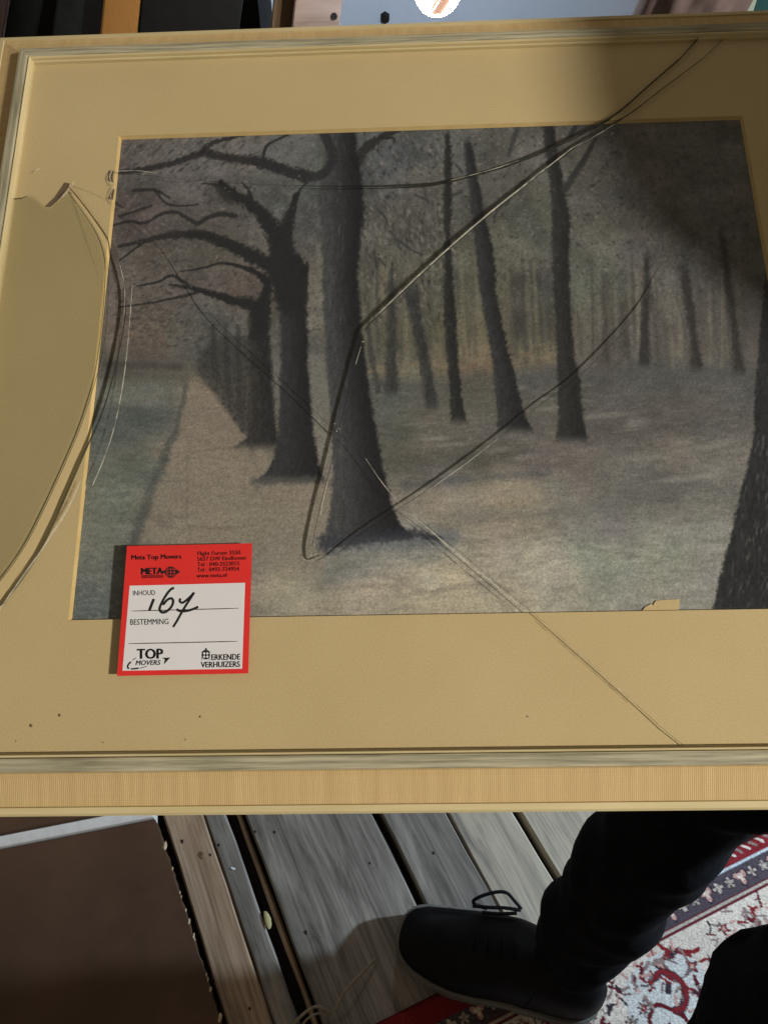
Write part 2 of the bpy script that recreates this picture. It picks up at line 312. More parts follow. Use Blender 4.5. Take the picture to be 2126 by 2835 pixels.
# ------------------------------------------------------------------ rug
RA = R(23); re_ = np.array([math.cos(RA), math.sin(RA)]); rp = np.array([math.sin(RA), -math.cos(RA)])      # along the edge / inwards
ro = np.array([0.612, 0.474]) - re_ * 0.80
LA, LB, RSX = 1.25, 0.62, 0.0019
na, nb = int(LA / RSX), int(LB / RSX)
A_, B_ = np.meshgrid(np.linspace(0, LA, na), np.linspace(0, LB, nb))
def vnoise(x, y, sc, seed):
    g = np.random.default_rng(seed).random((64, 64)); x = x / sc; y = y / sc
    xi = np.floor(x).astype(int); yi = np.floor(y).astype(int); fx = x - xi; fy = y - yi
    fx = fx * fx * (3 - 2 * fx); fy = fy * fy * (3 - 2 * fy)
    q = lambda i, j: g[(yi + j) % 64, (xi + i) % 64]
    return (q(0, 0) * (1 - fx) + q(1, 0) * fx) * (1 - fy) + (q(0, 1) * (1 - fx) + q(1, 1) * fx) * fy
cream, red, dred, navy, taupe, ltblue, rose = [np.array(c) for c in ((0.60, 0.52, 0.43), (0.20, 0.018, 0.022), (0.11, 0.012, 0.018), (0.040, 0.028, 0.036), (0.24, 0.17, 0.15), (0.46, 0.52, 0.53), (0.48, 0.27, 0.23))]
RG = np.empty((nb, na, 3)); RG[:] = cream
RG = RG * (0.88 + 0.24 * vnoise(A_, B_, 0.05, 1))[..., None] 
k = (vnoise(A_, B_, 0.13, 5) > 0.55); RG[k] = RG[k] * 0.5 + ltblue * 0.5
def put(mask, c, al=1.0): RG[mask] = RG[mask] * (1 - al) + c * al
def rstroke(pts, w, c):
    pts = np.array(pts)
    lo = pts.min(0) - w * 2; hi = pts.max(0) + w * 2
    i0, i1 = max(int(lo[0] / RSX), 0), min(int(hi[0] / RSX) + 2, na); j0, j1 = max(int(lo[1] / RSX), 0), min(int(hi[1] / RSX) + 2, nb)
    if i1 <= i0 or j1 <= j0: return
    x, y = A_[j0:j1, i0:i1], B_[j0:j1, i0:i1]; d = np.full(x.shape, 9.0)
    for p, q in zip(pts[:-1], pts[1:]):
        v = q - p; t = np.clip(((x - p[0]) * v[0] + (y - p[1]) * v[1]) / max(v @ v, 1e-12), 0, 1)
        d = np.minimum(d, np.hypot(x - p[0] - t * v[0], y - p[1] - t * v[1]))
    RG[j0:j1, i0:i1][d < w] = c
def rosette(a, b, r, petals, co, ci, ph=0.0):
    i0, i1 = max(int((a - 2 * r) / RSX), 0), min(int((a + 2 * r) / RSX), na); j0, j1 = max(int((b - 2 * r) / RSX), 0), min(int((b + 2 * r) / RSX), nb)
    if i1 <= i0 or j1 <= j0: return
    x, y = A_[j0:j1, i0:i1] - a, B_[j0:j1, i0:i1] - b; rr = np.hypot(x, y); th = np.arctan2(y, x)
    lim = r * (0.72 + 0.28 * np.cos(petals * th + ph)); S = RG[j0:j1, i0:i1]
    S[rr < lim * 1.28] = navy; S[rr < lim] = co; S[rr < lim * 0.5] = ci; S[rr < lim * 0.2] = cream
rg = random.Random(21); placed = []
for _ in range(2600):
    a, b_ = rg.uniform(0, LA), rg.uniform(0.09, LB)
    if all((a - p) ** 2 + (b_ - q) ** 2 > 0.021 ** 2 for p, q in placed): placed.append((a, b_))
for a, b_ in placed[::1]:
    t = rg.random(); an = rg.uniform(0, 6.28)
    if t < 0.42:
        pts = [(a, b_)]; an0 = an
        for s in range(12): an0 += rg.uniform(-0.2, 0.75); pts.append((pts[-1][0] + 0.007 * math.cos(an0), pts[-1][1] + 0.007 * math.sin(an0)))
        rstroke(pts, 0.0028, red if rg.random() < 0.7 else dred)
        rstroke([pts[5], (pts[5][0] + 0.015 * math.cos(an), pts[5][1] + 0.015 * math.sin(an))], 0.0032, navy if rg.random() < .5 else taupe)
    elif t < 0.72: rosette(a, b_, rg.uniform(0.006, 0.013), rg.choice([4, 5, 6, 8]), rg.choice([red, taupe, rose, ltblue, red]), rg.choice([navy, rose, red, taupe]), an)
    else:
        for q in range(6):
            x, y = a + rg.uniform(-.016, .016), b_ + rg.uniform(-.016, .016); aa = an + rg.uniform(-.5, .5)
            rstroke([(x, y), (x + 0.011 * math.cos(aa), y + 0.011 * math.sin(aa))], rg.uniform(0.0014, 0.0032), rg.choice([taupe, navy, taupe, dred, rose]))
for _ in range(5200):                        # small leaves and stems filling the field
    x, y, aa = rg.uniform(0, LA), rg.uniform(0.07, LB), rg.uniform(0, 6.28); ln = rg.uniform(0.003, 0.010); bend_ = rg.uniform(-.8, .8)
    if vnoise(np.array([x]), np.array([y]), 0.045, 17)[0] < 0.42: continue
    c = rg.choice([taupe, taupe, navy, dred, rose, red, taupe * 0.7]); p1 = (x + ln * math.cos(aa), y + ln * math.sin(aa)); p2 = (p1[0] + ln * math.cos(aa + bend_), p1[1] + ln * math.sin(aa + bend_))
    rstroke([(x, y), p1, p2], rg.uniform(0.0011, 0.0019), c)
for _ in range(70):                          # long red vines on top
    a0 = rg.uniform(0, LA); b0 = rg.uniform(0.08, LB); an0 = rg.uniform(0, 6.28); pts = [(a0, b0)]; tw = rg.uniform(-.35, .35)
    for q in range(14): an0 += tw + rg.uniform(-.25, .25); pts.append((pts[-1][0] + 0.0065 * math.cos(an0), pts[-1][1] + 0.0065 * math.sin(an0)))
    rstroke(pts, 0.0042, navy); rstroke(pts, 0.0028, red)
# borders along the edge
put(B_ < 0.070, dred); put((B_ > 0.062) & (B_ < 0.0655), cream * 0.7); put(B_ < 0.060, navy * 1.3 + 0.02)
a = 0.0; q = 0
while a < LA:
    if q % 3 == 0: rosette(a, 0.043, 0.0115, 3, rose, cream, 1.57)
    elif q % 3 == 1: rosette(a, 0.043, 0.0085, 4, cream * 0.8, taupe, 0)
    else: rosette(a, 0.043, 0.008, 5, cream * 0.62, taupe, 0.6)
    a += 0.0215; q += 1
put((B_ > 0.024) & (B_ < 0.0285), ltblue * 1.0); put(B_ < 0.024, red)
for q in range(90):
    a = 0.014 * q; rstroke([(a, 0.006), (a + 0.007, 0.014)], 0.0022, cream if q % 2 else taupe)
put(B_ < 0.004, dred)
RG = RG * (0.78 + 0.42 * np.random.default_rng(4).random((nb, na)))[..., None]
# left part of the border is a plain red band, then the patterned guard
lf = (A_ < 0.36); put(lf & (B_ < 0.034) & (B_ > 0.003), red * 0.9)
def gridmesh(name, P, colors, mt, parent=None):
    ny, nx = P.shape[:2]; me = bpy.data.meshes.new(name)
    idx = np.arange(nx * ny).reshape(ny, nx)
    f = np.stack([idx[:-1, :-1], idx[:-1, 1:], idx[1:, 1:], idx[1:, :-1]], -1).reshape(-1, 4)
    me.vertices.add(nx * ny); me.vertices.foreach_set('co', P.reshape(-1).astype(np.float32))
    me.loops.add(f.size); me.loops.foreach_set('vertex_index', f.reshape(-1).astype(np.int32))
    me.polygons.add(len(f)); me.polygons.foreach_set('loop_start', np.arange(0, f.size, 4, dtype=np.int32))
    me.polygons.foreach_set('use_smooth', np.ones(len(f), bool))
    at = me.color_attributes.new('paint', 'FLOAT_COLOR', 'POINT')
    at.data.foreach_set('color', np.concatenate([colors.reshape(-1, 3), np.ones((nx * ny, 1))], 1).reshape(-1).astype(np.float32))
    me.update(calc_edges=True); me.validate(); return link(name, me, mt, parent)
zz = 0.011 + 0.0022 * vnoise(A_, B_, 0.16, 9) - 0.009 * np.clip(1 - B_ / 0.006, 0, 1)
RP = np.stack([ro[0] + re_[0] * A_ + rp[0] * B_, ro[1] + re_[1] * A_ + rp[1] * B_, zz], -1)
rug = empty('rug', (ro[0], ro[1], 0)); tag(rug, 'cream oriental rug with red vines and a dark patterned border, under the shoe', 'rug')
pile = gridmesh('pile', RP - np.array([ro[0], ro[1], 0]), RG, M['rug'], rug)
bm = bmesh.new(); e2 = [(0, 0), (LA, 0), (LA, LB), (0, LB)]
prism(bm, [(re_[0] * a + rp[0] * b, re_[1] * a + rp[1] * b, 0.0005) for a, b in e2], [(re_[0] * a + rp[0] * b, re_[1] * a + rp[1] * b, 0.0016) for a, b in e2])
bmobj('backing', bm, M['fringe'], rug)
def cord(pts, r, z):
    P = spline([fl(x, y, zz_) for (x, y), zz_ in zip(pts, z)], 6); bm = bmesh.new(); tubebm(bm, [p - np.array([ro[0], ro[1], 0]) for p in P], r, 6)
    return bmobj('fringe_tassel', bm, M['fringe'], rug, True)
cord([(925, 2800), (948, 2755), (985, 2710), (1040, 2655)], 0.0019, [0.006, 0.016, 0.018, 0.006])
cord([(915, 2806), (890, 2788), (865, 2790), (835, 2812), (810, 2840), (795, 2870)], 0.0021, [0.006, 0.02, 0.024, 0.02, 0.012, 0.004])
cord([(905, 2812), (880, 2806), (850, 2822), (830, 2850)], 0.0016, [0.006, 0.01, 0.012, 0.006])
for q in range(14):
    b0 = 0.02 + q * 0.014; p = ro + rp * b0; z0 = 0.006; an = rg.uniform(-0.5, 0.5)
    d = -re_ * math.cos(an) + rp * math.sin(an); pts = [np.array([p[0] + d[0] * t - ro[0], p[1] + d[1] * t - ro[1], 0.006 + 0.012 * math.sin(math.pi * t / 0.06) * rg.uniform(.5, 1)]) for t in (0, 0.02, 0.04, 0.06)]
    bm = bmesh.new(); tubebm(bm, spline(pts, 3), 0.0018, 6); bmobj('fringe_tassel', bm, M['fringe'], rug, True)

# ------------------------------------------------------------------ things at the back
wall = pymesh('wall', [(-3, 2.3, -0.03), (3.5, 2.3, -0.03), (3.5, 2.3, 2.6), (-3, 2.3, 2.6)], [(0, 1, 2, 3)], M['wall']); tag(wall, kind='structure')
def board(name, top, low, y, depth, mt, label, cat, pys=(0, 90), ztop=1.35):
    """a board standing on the floor, leaning; top / low: its left and right edge at two heights"""
    sides = []
    for k in (0, 1):
        a, b = wl(top[k], pys[0], y), wl(low[k], pys[1], y); d = (a - b) / (a - b)[2]
        sides.append((b - d * b[2], b + d * (ztop - b[2])))
    x0 = sides[0][0]; bm = bmesh.new()
    F = [sides[0][0], sides[1][0], sides[1][1], sides[0][1]]
    prism(bm, [p - x0 for p in F], [p - x0 + np.array([0, depth, 0]) for p in F])
    bmesh.ops.bevel(bm, geom=bm.edges[:], offset=0.003, segments=2, affect='EDGES')
    o = bmobj(name, bm, mt); o.location = x0; tag(o, label, cat); return o
bm = bmesh.new(); boxbm(bm, -1.1, -0.28, 0, 0.25, 0, 1.5); bmesh.ops.bevel(bm, geom=bm.edges[:], offset=0.004, segments=2, affect='EDGES')
cab = bmobj('cabinet', bm, M['near_black']); cab.location = (0, 2.02, 0); tag(cab, 'black cabinet standing behind the leaning boards at the back left', 'cabinet')
board('board', (-40, 20), (-60, 6), 1.80, 0.025, M['mauve'], 'brownish board at the far left edge behind the picture', 'board')
board('board', (24, 118), (8, 100), 1.86, 0.02, M['dark_teal'], 'leftmost wide dark teal board leaning behind the picture', 'board')
board('board', (158, 234), (146, 222), 1.84, 0.02, M['dark_teal'], 'narrow dark teal board just left of the orange board', 'board')
board('board', (288, 384), (279, 376), 1.78, 0.025, M['orange'], 'orange brown wooden board leaning upright behind the picture', 'board')
board('board', (392, 672), (384, 660), 1.88, 0.02, M['near_black'], 'wide black board right of the orange board', 'board')
# pine stud, two faces show: the shaded one is a separate darker board
st = board('stud', (816, 948), (806, 936), 1.86, 0.05, M['pine'], 'pale pine stud with a dark knot in front of the blue wall', 'stud', ztop=1.5)
side = board('stud', (757, 815), (748, 805), 1.90, 0.03, M['chip'], 'left face of the pale pine stud, its shade put into a brown colour', 'stud', ztop=1.5)
side.data.materials[0] = noisy('pine_shade_brown', (0.12, 0.075, 0.04), (0.17, 0.11, 0.06), 40, 0.8, (4, 4, 0.5))  # shade of the stud's left face put into darker brown
k = wl(925, 46, 1.858); bm = bmesh.new(); bmesh.ops.create_cone(bm, cap_ends=True, segments=14, radius1=0.007, radius2=0.006, depth=0.004, matrix=Matrix.Rotation(R(90), 4, 'X'))
kn = bmobj('knot', bm, M['near_black']); kn.parent = st; kn.location = Vector(k) - st.location
bm = bmesh.new(); bmesh.ops.create_cone(bm, cap_ends=True, segments=6, radius1=0.013, radius2=0.011, depth=0.02, matrix=Matrix.Rotation(R(90), 4, 'X'))
bo = bmobj('bolt', bm, M['near_black']); bo.location = Vector(wl(1066, 50, 2.289)); tag(bo, 'black bolt head in the blue wall right of the pine stud', 'bolt')
# round lamp
LP = wl(1212, -24, 1.62)
lampo = empty('lamp', LP); tag(lampo, 'glowing round white lamp in front of the blue wall', 'lamp')
RL = 0.0405
bm = bmesh.new(); nseg = 48; 
ringv = [[bm.verts.new(((RL - 0.013 + 0.013 * math.cos(b)) * math.cos(a), 0.012 * math.sin(b), (RL - 0.013 + 0.013 * math.cos(b)) * math.sin(a))) for b in [2 * math.pi * j / 12 for j in range(12)]] for a in [2 * math.pi * i / nseg for i in range(nseg)]]
for i in range(nseg):
    for j in range(12): bm.faces.new((ringv[i][j], ringv[(i + 1) % nseg][j], ringv[(i + 1) % nseg][(j + 1) % 12], ringv[i][(j + 1) % 12]))
bmobj('ring_tube', bm, M['glow'], lampo, True)
bm = bmesh.new(); bmesh.ops.create_cone(bm, cap_ends=True, segments=40, radius1=RL - 0.011, radius2=RL - 0.013, depth=0.012, matrix=Matrix.Rotation(R(90), 4, 'X'))
bmobj('diffuser', bm, M['glow'], lampo)
bm = bmesh.new(); boxbm(bm, 0.002, 0.024, -0.020, -0.008, -0.030, 0.03)
bmesh.ops.bevel(bm, geom=bm.edges[:], offset=0.006, segments=3, affect='EDGES'); hb = bmobj('handle', bm, M['peach'], lampo); hb.rotation_euler = (0, R(35), 0)
bm = bmesh.new(); tubebm(bm, [(0, 0.02, 0.0), (0, 0.20, 0.03), (0, 0.45, 0.03), (0, 0.675, 0.03)], 0.010, 10); bmobj('arm', bm, M['metal'], lampo, True)
# low dark crate carrying a cloth bundle and a glazed jar
bm = bmesh.new(); boxbm(bm, -0.22, 0.30, -0.2, 0.2, 0, 0.74); bmesh.ops.bevel(bm, geom=bm.edges[:], offset=0.004, segments=2, affect='EDGES')
crate = bmobj('crate', bm, M['near_black']); crate.location = (0.60, 1.32, 0); tag(crate, 'dark crate behind the top right corner of the picture', 'crate')
c0 = wl(1925, 5, 1.22); bm = bmesh.new(); bmesh.ops.create_icosphere(bm, subdivisions=5, radius=1)
for v in bm.verts:
    c = v.co; w = 0.10 * math.sin(9 * c.x + 6 * c.z + 2 * math.sin(5 * c.y)) + 0.05 * math.sin(21 * c.x - 13 * c.z)
    s = 1 + 0.5 * w; z = c.z * 0.25 * s
    v.co = Vector((c.x * (0.075 - 0.05 * max(c.z, -1) * 0.5) * s + 0.035 * c.z, c.y * 0.07 * s, z))
cl = bmobj('cloth_bundle', bm, M['mauve'], None, True); cl.location = (c0[0] + 0.01, 1.24, 0.74 + 0.24); tag(cl, 'crumpled mauve brown cloth bundle behind the top right of the frame', 'cloth')
j0 = wl(2060, 10, 1.24); jar = empty('jar', (j0[0] + 0.005, 1.26, 0.74)); tag(jar, 'teal glazed jar with a pale green side beside the cloth bundle', 'jar')
def lathe(prof, seg=40, a0=0, a1=2 * math.pi):
    bm = bmesh.new(); full = abs(a1 - a0 - 2 * math.pi) < 1e-6; n = seg if full else seg + 1
    rr = [[bm.verts.new((r * math.cos(a0 + (a1 - a0) * i / seg), r * math.sin(a0 + (a1 - a0) * i / seg), z)) for r, z in prof] for i in range(n)]
    for i in range(seg):
        p, q = rr[i], rr[(i + 1) % n]
        for k in range(len(prof) - 1): bm.faces.new((p[k], q[k], q[k + 1], p[k + 1]))
    return bm
bmobj('body', lathe([(0.0, 0.0), (0.05, 0.0), (0.062, 0.06), (0.066, 0.16), (0.066, 0.34), (0.05, 0.42), (0.03, 0.44), (0.0, 0.44)]), M['teal'], jar, True)
bmobj('glaze_stripe', lathe([(0.0525, 0.004), (0.0645, 0.06), (0.0685, 0.16), (0.0685, 0.34), (0.055, 0.41)], 14, R(178), R(262)), M['pale_green'], jar, True)

# ------------------------------------------------------------------ the framed drawing
PW, PH = 0.44, 0.34722278
ex = np.array([0.99945135, -0.01947242, -0.02679235]); ey = np.array([0.01087398, 0.95699617, -0.28989667]); ez = np.cross(ex, ey)
oc = np.array([0.03264286, -0.10686011, 0.51140718])
toW = lambda d: cr * d[0] - cu * d[1] + cf * d[2]
U, V, N = toW(ex), -toW(ey), -toW(ez); O3 = CAM + toW(oc)
picture = empty('framed_picture'); tag(picture, 'framed pastel drawing of a forest path under badly cracked glass, linen covered frame', 'picture')
picture.matrix_world = Matrix(((U[0], V[0], N[0], O3[0]), (U[1], V[1], N[1], O3[1]), (U[2], V[2], N[2], O3[2]), (0, 0, 0, 1)))
def loc(px, py, h=0.0):                      # point of the plane h above the mat, in the picture's own axes
    d = ray(px, py); o = O3 + N * h; p = CAM + d * (((o - CAM) @ N) / (d @ N)) - O3
    return np.array([p @ U, p @ V, h])
SL, SR, ST, SB = -0.2885, 0.290, 0.240, -0.2482       # sight edges
def rail(name, L, cx_, cy_, ang):
    def strip(prof, nm, mt, parent, closed=False):
        bm = bmesh.new(); n = 24
        rr = [[bm.verts.new(((-1 + 2 * i / n) * (L / 2 + y), y, z)) for y, z in prof] for i in range(n + 1)]
        for p, q in zip(rr[:-1], rr[1:]):
            for k in range(len(prof) - (0 if closed else 1)): bm.faces.new((p[k], q[k], q[(k + 1) % len(prof)], p[(k + 1) % len(prof)]))
        return bmobj(nm, bm, mt, parent)
    r = strip([(0.0288, -0.0054), (0.0292, -0.0040), (0.0325, -0.0046), (0.0338, -0.0062), (0.0338, -0.026), (0.005, -0.026), (0.005, -0.004), (0.0106, -0.002), (0.0106, -0.0066)], 'frame_rail', M['cream'], picture, True)
    r.location = (cx_, cy_, 0); r.rotation_euler = (0, 0, ang)
    strip([(0.0104, 0.0030), (0.0112, 0.0014), (0.014, -0.0002), (0.019, -0.0020), (0.024, -0.0037), (0.0285, -0.0048), (0.0289, -0.0060)], 'linen_strip', M['linen'], r)
    strip([(0.0027, 0.0040), (0.0029, 0.0056), (0.0040, 0.0061), (0.0085, 0.0060), (0.0101, 0.0056), (0.0104, 0.0050), (0.0104, -0.002)], 'grey_moulding', M['grey'], r)
    strip([(0.0, -0.0015), (0.0, 0.0024), (0.0003, 0.0029), (0.0008, 0.0030), (0.0009, 0.0054), (0.0013, 0.0062), (0.0019, 0.0062), (0.0023, 0.0056), (0.0024, 0.0040), (0.0028, 0.0036)], 'inner_bead', M['cream'], r)
    return r
wx, wy = (SL + SR) / 2, (ST + SB) / 2
rail('top', SR - SL, wx, ST, 0); rail('bottom', SR - SL, wx, SB, math.pi); rail('left', ST - SB, SL, wy, R(90)); rail('right', ST - SB, SR, wy, R(-90))
bm = bmesh.new(); boxbm(bm, SL - 0.004, SR + 0.004, SB - 0.004, ST + 0.004, -0.024, -0.006); bmobj('backing_board', bm, M['backing'], picture)
# mat board with bevelled window
def ringrect(l, r, b, t, z): return [(l, b, z), (r, b, z), (r, t, z), (l, t, z)]
o_, i_ = ringrect(SL - 0.003, SR + 0.003, SB - 0.003, ST + 0.003, 0.0), ringrect(-PW / 2, PW / 2, -PH / 2, PH / 2, 0.0)
mb = pymesh('mat_board', o_ + i_, [(k, (k + 1) % 4, 4 + (k + 1) % 4, 4 + k) for k in range(4)], M['matte'], picture)
bv = 0.0011; ii = ringrect(-PW / 2 + bv, PW / 2 - bv, -PH / 2 + 0.0004, PH / 2 - bv * 0.9, -0.0028)
pymesh('window_bevel', i_ + ii, [(k, (k + 1) % 4, 4 + (k + 1) % 4, 4 + k) for k in range(4)], M['bevel'], mb)
# torn paper flake on the drawing's lower edge
fp = [loc(x, y, -0.0024)[:2] for x, y in [(1776, 1692), (1786, 1680), (1803, 1671), (1806, 1677), (1815, 1663), (1850, 1660), (1881, 1659), (1877, 1690)]]
bm = bmesh.new(); prism(bm, [(x, y, -0.0029) for x, y in fp], [(x, y, -0.0022) for x, y in fp]); fo = bmobj('torn_flake', bm, M['matte'], mb); fo['label'] = 'torn beige flake of board at the lower edge of the drawing'
for x, y, s in [(87, 2009, 1.2), (166, 1980, 1.0), (555, 1984, .8), (286, 2055, .6), (514, 2048, .5), (1460, 1984, .5), (45, 2052, .5)]:
    p = loc(x, y, 0.0003); bm = bmesh.new(); bmesh.ops.create_icosphere(bm, subdivisions=1, radius=0.0007 * s)
    for v in bm.verts: v.co = Vector((v.co.x * rs.uniform(.6, 1.3), v.co.y * rs.uniform(.8, 1.6), v.co.z * 0.6))
    q = bmobj('crumb', bm, M['backing'], mb); q.location = p

# ---- the drawing itself, painted in pastel on a fine sheet
NX, NY = 700, 556; DZ = -0.003
us = np.linspace(-PW / 2 - 0.002, PW / 2 + 0.002, NX); vs = np.linspace(PH / 2 + 0.002, -PH / 2 - 0.002, NY)
UU, VV = np.meshgrid(us, vs)
P3 = O3[None, None] + UU[..., None] * U + VV[..., None] * V + N * DZ - CAM
zc = P3 @ cf; X = CX + FPX * (P3 @ cr) / zc; Y = CY - FPX * (P3 @ cu) / zc       # sketch coordinates the strokes below are given in
ctl = np.array([
 (340,400,74,68,66),(450,440,78,72,70),(600,420,86,80,78),(800,470,74,74,72),(350,600,74,64,60),(500,620,70,64,60),(600,700,80,74,67),(450,760,78,70,64),(650,800,80,70,64),(400,850,82,72,66),(560,880,72,70,65),(420,940,96,80,70),(500,930,88,82,74),(600,960,80,80,74),
 (330,1030,84,78,70),(430,1030,86,80,72),(350,1090,104,104,94),(430,1085,98,98,90),(400,1150,82,86,80),(300,1200,92,94,86),(400,1300,92,96,86),(330,1400,106,108,97),(270,1500,110,111,100),(230,1650,88,93,88),(260,1580,100,102,94),
 (545,1090,122,107,91),(560,1200,120,104,88),(500,1280,124,110,92),(600,1300,128,115,96),(450,1400,124,110,94),(650,1450,132,121,103),(780,1350,120,108,94),(780,1450,125,117,100),(560,1500,132,120,102),
 (800,1600,144,132,111),(1000,1650,148,135,114),(700,1560,124,117,104),(560,1620,132,124,108),(1200,1620,152,138,115),(1400,1640,144,132,111),(950,1570,120,117,107),(1150,1500,118,115,105),(1500,1600,138,128,110),(1700,1550,112,113,101),(1700,1450,106,103,95),(1850,1500,118,116,104),(1950,1400,112,106,97),(1850,1350,92,88,82),(1600,1350,104,97,88),(1400,1380,136,121,100),(1250,1400,130,118,100),(1200,1320,98,92,86),(1500,1250,94,86,80),(1300,1250,86,79,71),(1150,1250,96,89,76),(1100,1200,84,82,74),(1200,1130,94,87,78),(1060,1100,84,84,78),
 (1700,1150,86,80,75),(1900,1150,84,78,73),(1900,1250,102,94,86),(2000,1300,106,99,90),(1500,1050,82,80,75),(1650,1080,80,77,74),(1800,1030,77,75,72),(2000,1050,80,77,74),(1750,1640,122,118,105),(1900,1620,118,114,104),
 (1330,985,112,95,74),(1280,1000,106,95,75),(1480,985,104,93,75),(1120,1030,100,96,78),(1330,1040,92,84,74),
 (1150,930,90,86,72),(1250,930,98,90,70),(1330,920,88,83,65),(1450,900,72,68,62),(1500,800,74,74,68),(1150,800,86,83,73),(1050,850,84,80,70),(1030,950,88,84,73),(1120,620,86,83,75),(1150,500,86,84,78),(1070,450,78,80,80),(1300,450,86,84,80),(1420,420,94,90,84),(1400,700,92,90,76),(1480,620,86,85,75),(1640,620,90,87,79),(1640,780,92,92,80),(1640,950,90,83,75),(1720,900,94,86,78),
 (1800,500,92,88,83),(1950,500,90,87,84),(1800,700,94,88,83),(1950,700,88,85,82),(2050,850,84,80,76),(1780,920,98,90,83),(1900,940,94,86,80),(2000,950,90,82,77),(2080,450,88,86,82),(1000,400,80,82,82),(870,560,66,67,66),(860,1000,86,84,78),(860,1250,116,106,95)], float)
num = np.zeros((NY, NX, 3)); den = np.zeros((NY, NX))
for x, y, r_, g_, b_ in ctl:
    w = 1.0 / ((X - x) ** 2 + (1.6 * (Y - y)) ** 2 + 700.0) ** 2.0
    num += w[..., None] * np.array([r_, g_, b_]); den += w
C = num / den[..., None] / 255.0
sm = lambda a, b, x: (lambda t: t * t * (3 - 2 * t))(np.clip((x - a) / (b - a), 0, 1))
# soft clouds of tone, then tooth of the paper
tone = 0.5 * vnoise(X, Y, 60, 2) + 0.3 * vnoise(X, Y, 24, 3) + 0.2 * vnoise(X, Y, 11, 4) - 0.5
fol = sm(1000, 860, Y)
C *= (1 + tone * (0.20 + 0.34 * fol))[..., None]
C[..., 0] *= 1 + 0.05 * (vnoise(X, Y, 85, 6) - 0.5); C[..., 2] *= 1 - 0.06 * (vnoise(X, Y, 70, 8) - 0.5)
C *= (1 + 0.16 * fol * sm(1000, 900, X) - 0.06 * fol * sm(1000, 1100, X))[..., None]
# ground: long flat strokes
C *= (1 + 0.07 * sm(1380, 1560, Y) * sm(900, 1100, X) + 0.05 * sm(1050, 1250, Y) * sm(1100, 1300, X))[..., None]
gr = vnoise(X, Y * 5, 70, 12) - 0.5; gr2 = vnoise(X, Y * 4, 26, 13) - 0.5
C *= (1 + (1 - fol) * (0.10 * gr + 0.12 * gr2) * sm(950, 1050, Y))[..., None]
def blend(al, col): C[:] = C * (1 - al[..., None]) + np.asarray(col)[..., :] / 255.0 * al[..., None]
def sub(x0, x1, y0, y1):                     # index window round a box of sketch coordinates
    c = np.array([loc(x, y, DZ)[:2] for x in (x0, x1) for y in (y0, y1)])
    i0 = np.searchsorted(us, c[:, 0].min()) - 1; i1 = np.searchsorted(us, c[:, 0].max()) + 2
    j0 = np.searchsorted(-vs, -c[:, 1].max()) - 1; j1 = np.searchsorted(-vs, -c[:, 1].min()) + 2
    return slice(max(j0, 0), max(min(j1, NY), 0)), slice(max(i0, 0), max(min(i1, NX), 0))
def stroke(pts, w0, w1, col, al=0.9, soft=0.5, sp=True, rough=0.25):
    pts = np.array(spline(pts, 5)) if sp and len(pts) > 2 else np.array(pts, float); n = len(pts)
    wm = max(w0, w1) * 1.5 + 4; S = sub(pts[:, 0].min() - wm, pts[:, 0].max() + wm, pts[:, 1].min() - wm, pts[:, 1].max() + wm)
    x, y = X[S], Y[S]
    if x.size == 0: return
    best = np.full(x.shape, 1e9)
    for i, (p, q) in enumerate(zip(pts[:-1], pts[1:])):
        v = q - p; t = np.clip(((x - p[0]) * v[0] + (y - p[1]) * v[1]) / max(v @ v, 1e-9), 0, 1)
        ww = (w0 + (w1 - w0) * (i + t) / max(n - 1, 1)) / 2
        best = np.minimum(best, np.hypot(x - p[0] - t * v[0], y - p[1] - t * v[1]) / ww)
    best = best + rough * (vnoise(x, y, 7, 31) - 0.5) * 2
    a = al * sm(1 + soft, 1 - soft, best); C[S] = C[S] * (1 - a[..., None]) + np.array(col) / 255.0 * a[..., None]
def dab(x, y, ln, w, an, col, al):
    dx, dy = math.cos(an) * ln / 2, math.sin(an) * ln / 2
    S = sub(x - ln - w, x + ln + w, y - ln - w, y + ln + w); xx, yy = X[S] - x, Y[S] - y
    if xx.size == 0: return
    a_ = xx * math.cos(an) + yy * math.sin(an); b_ = -xx * math.sin(an) + yy * math.cos(an)
    m_ = al * np.exp(-((a_ / (ln / 2)) ** 2 + (b_ / (w / 2)) ** 2) ** 1.5)
    C[S] = C[S] * (1 - m_[..., None]) + np.array(col) / 255.0 * m_[..., None]
rd = random.Random(5)
# far wood: faint upright stems
for k in range(260):
    x = rd.uniform(1000, 2080); y1 = rd.uniform(930, 1010) + (20 if x > 1700 else 0); y0 = y1 - rd.uniform(80, 260); t = rd.random()
    col = (60, 57, 52) if t < 0.55 else ((112, 103, 90) if x > 1550 else (112, 104, 80))
    stroke([(x - rd.uniform(0, 16), y0), (x, y1)], rd.uniform(4, 9), rd.uniform(6, 18), col, rd.uniform(0.15, 0.42), 0.9, False, 0.5)
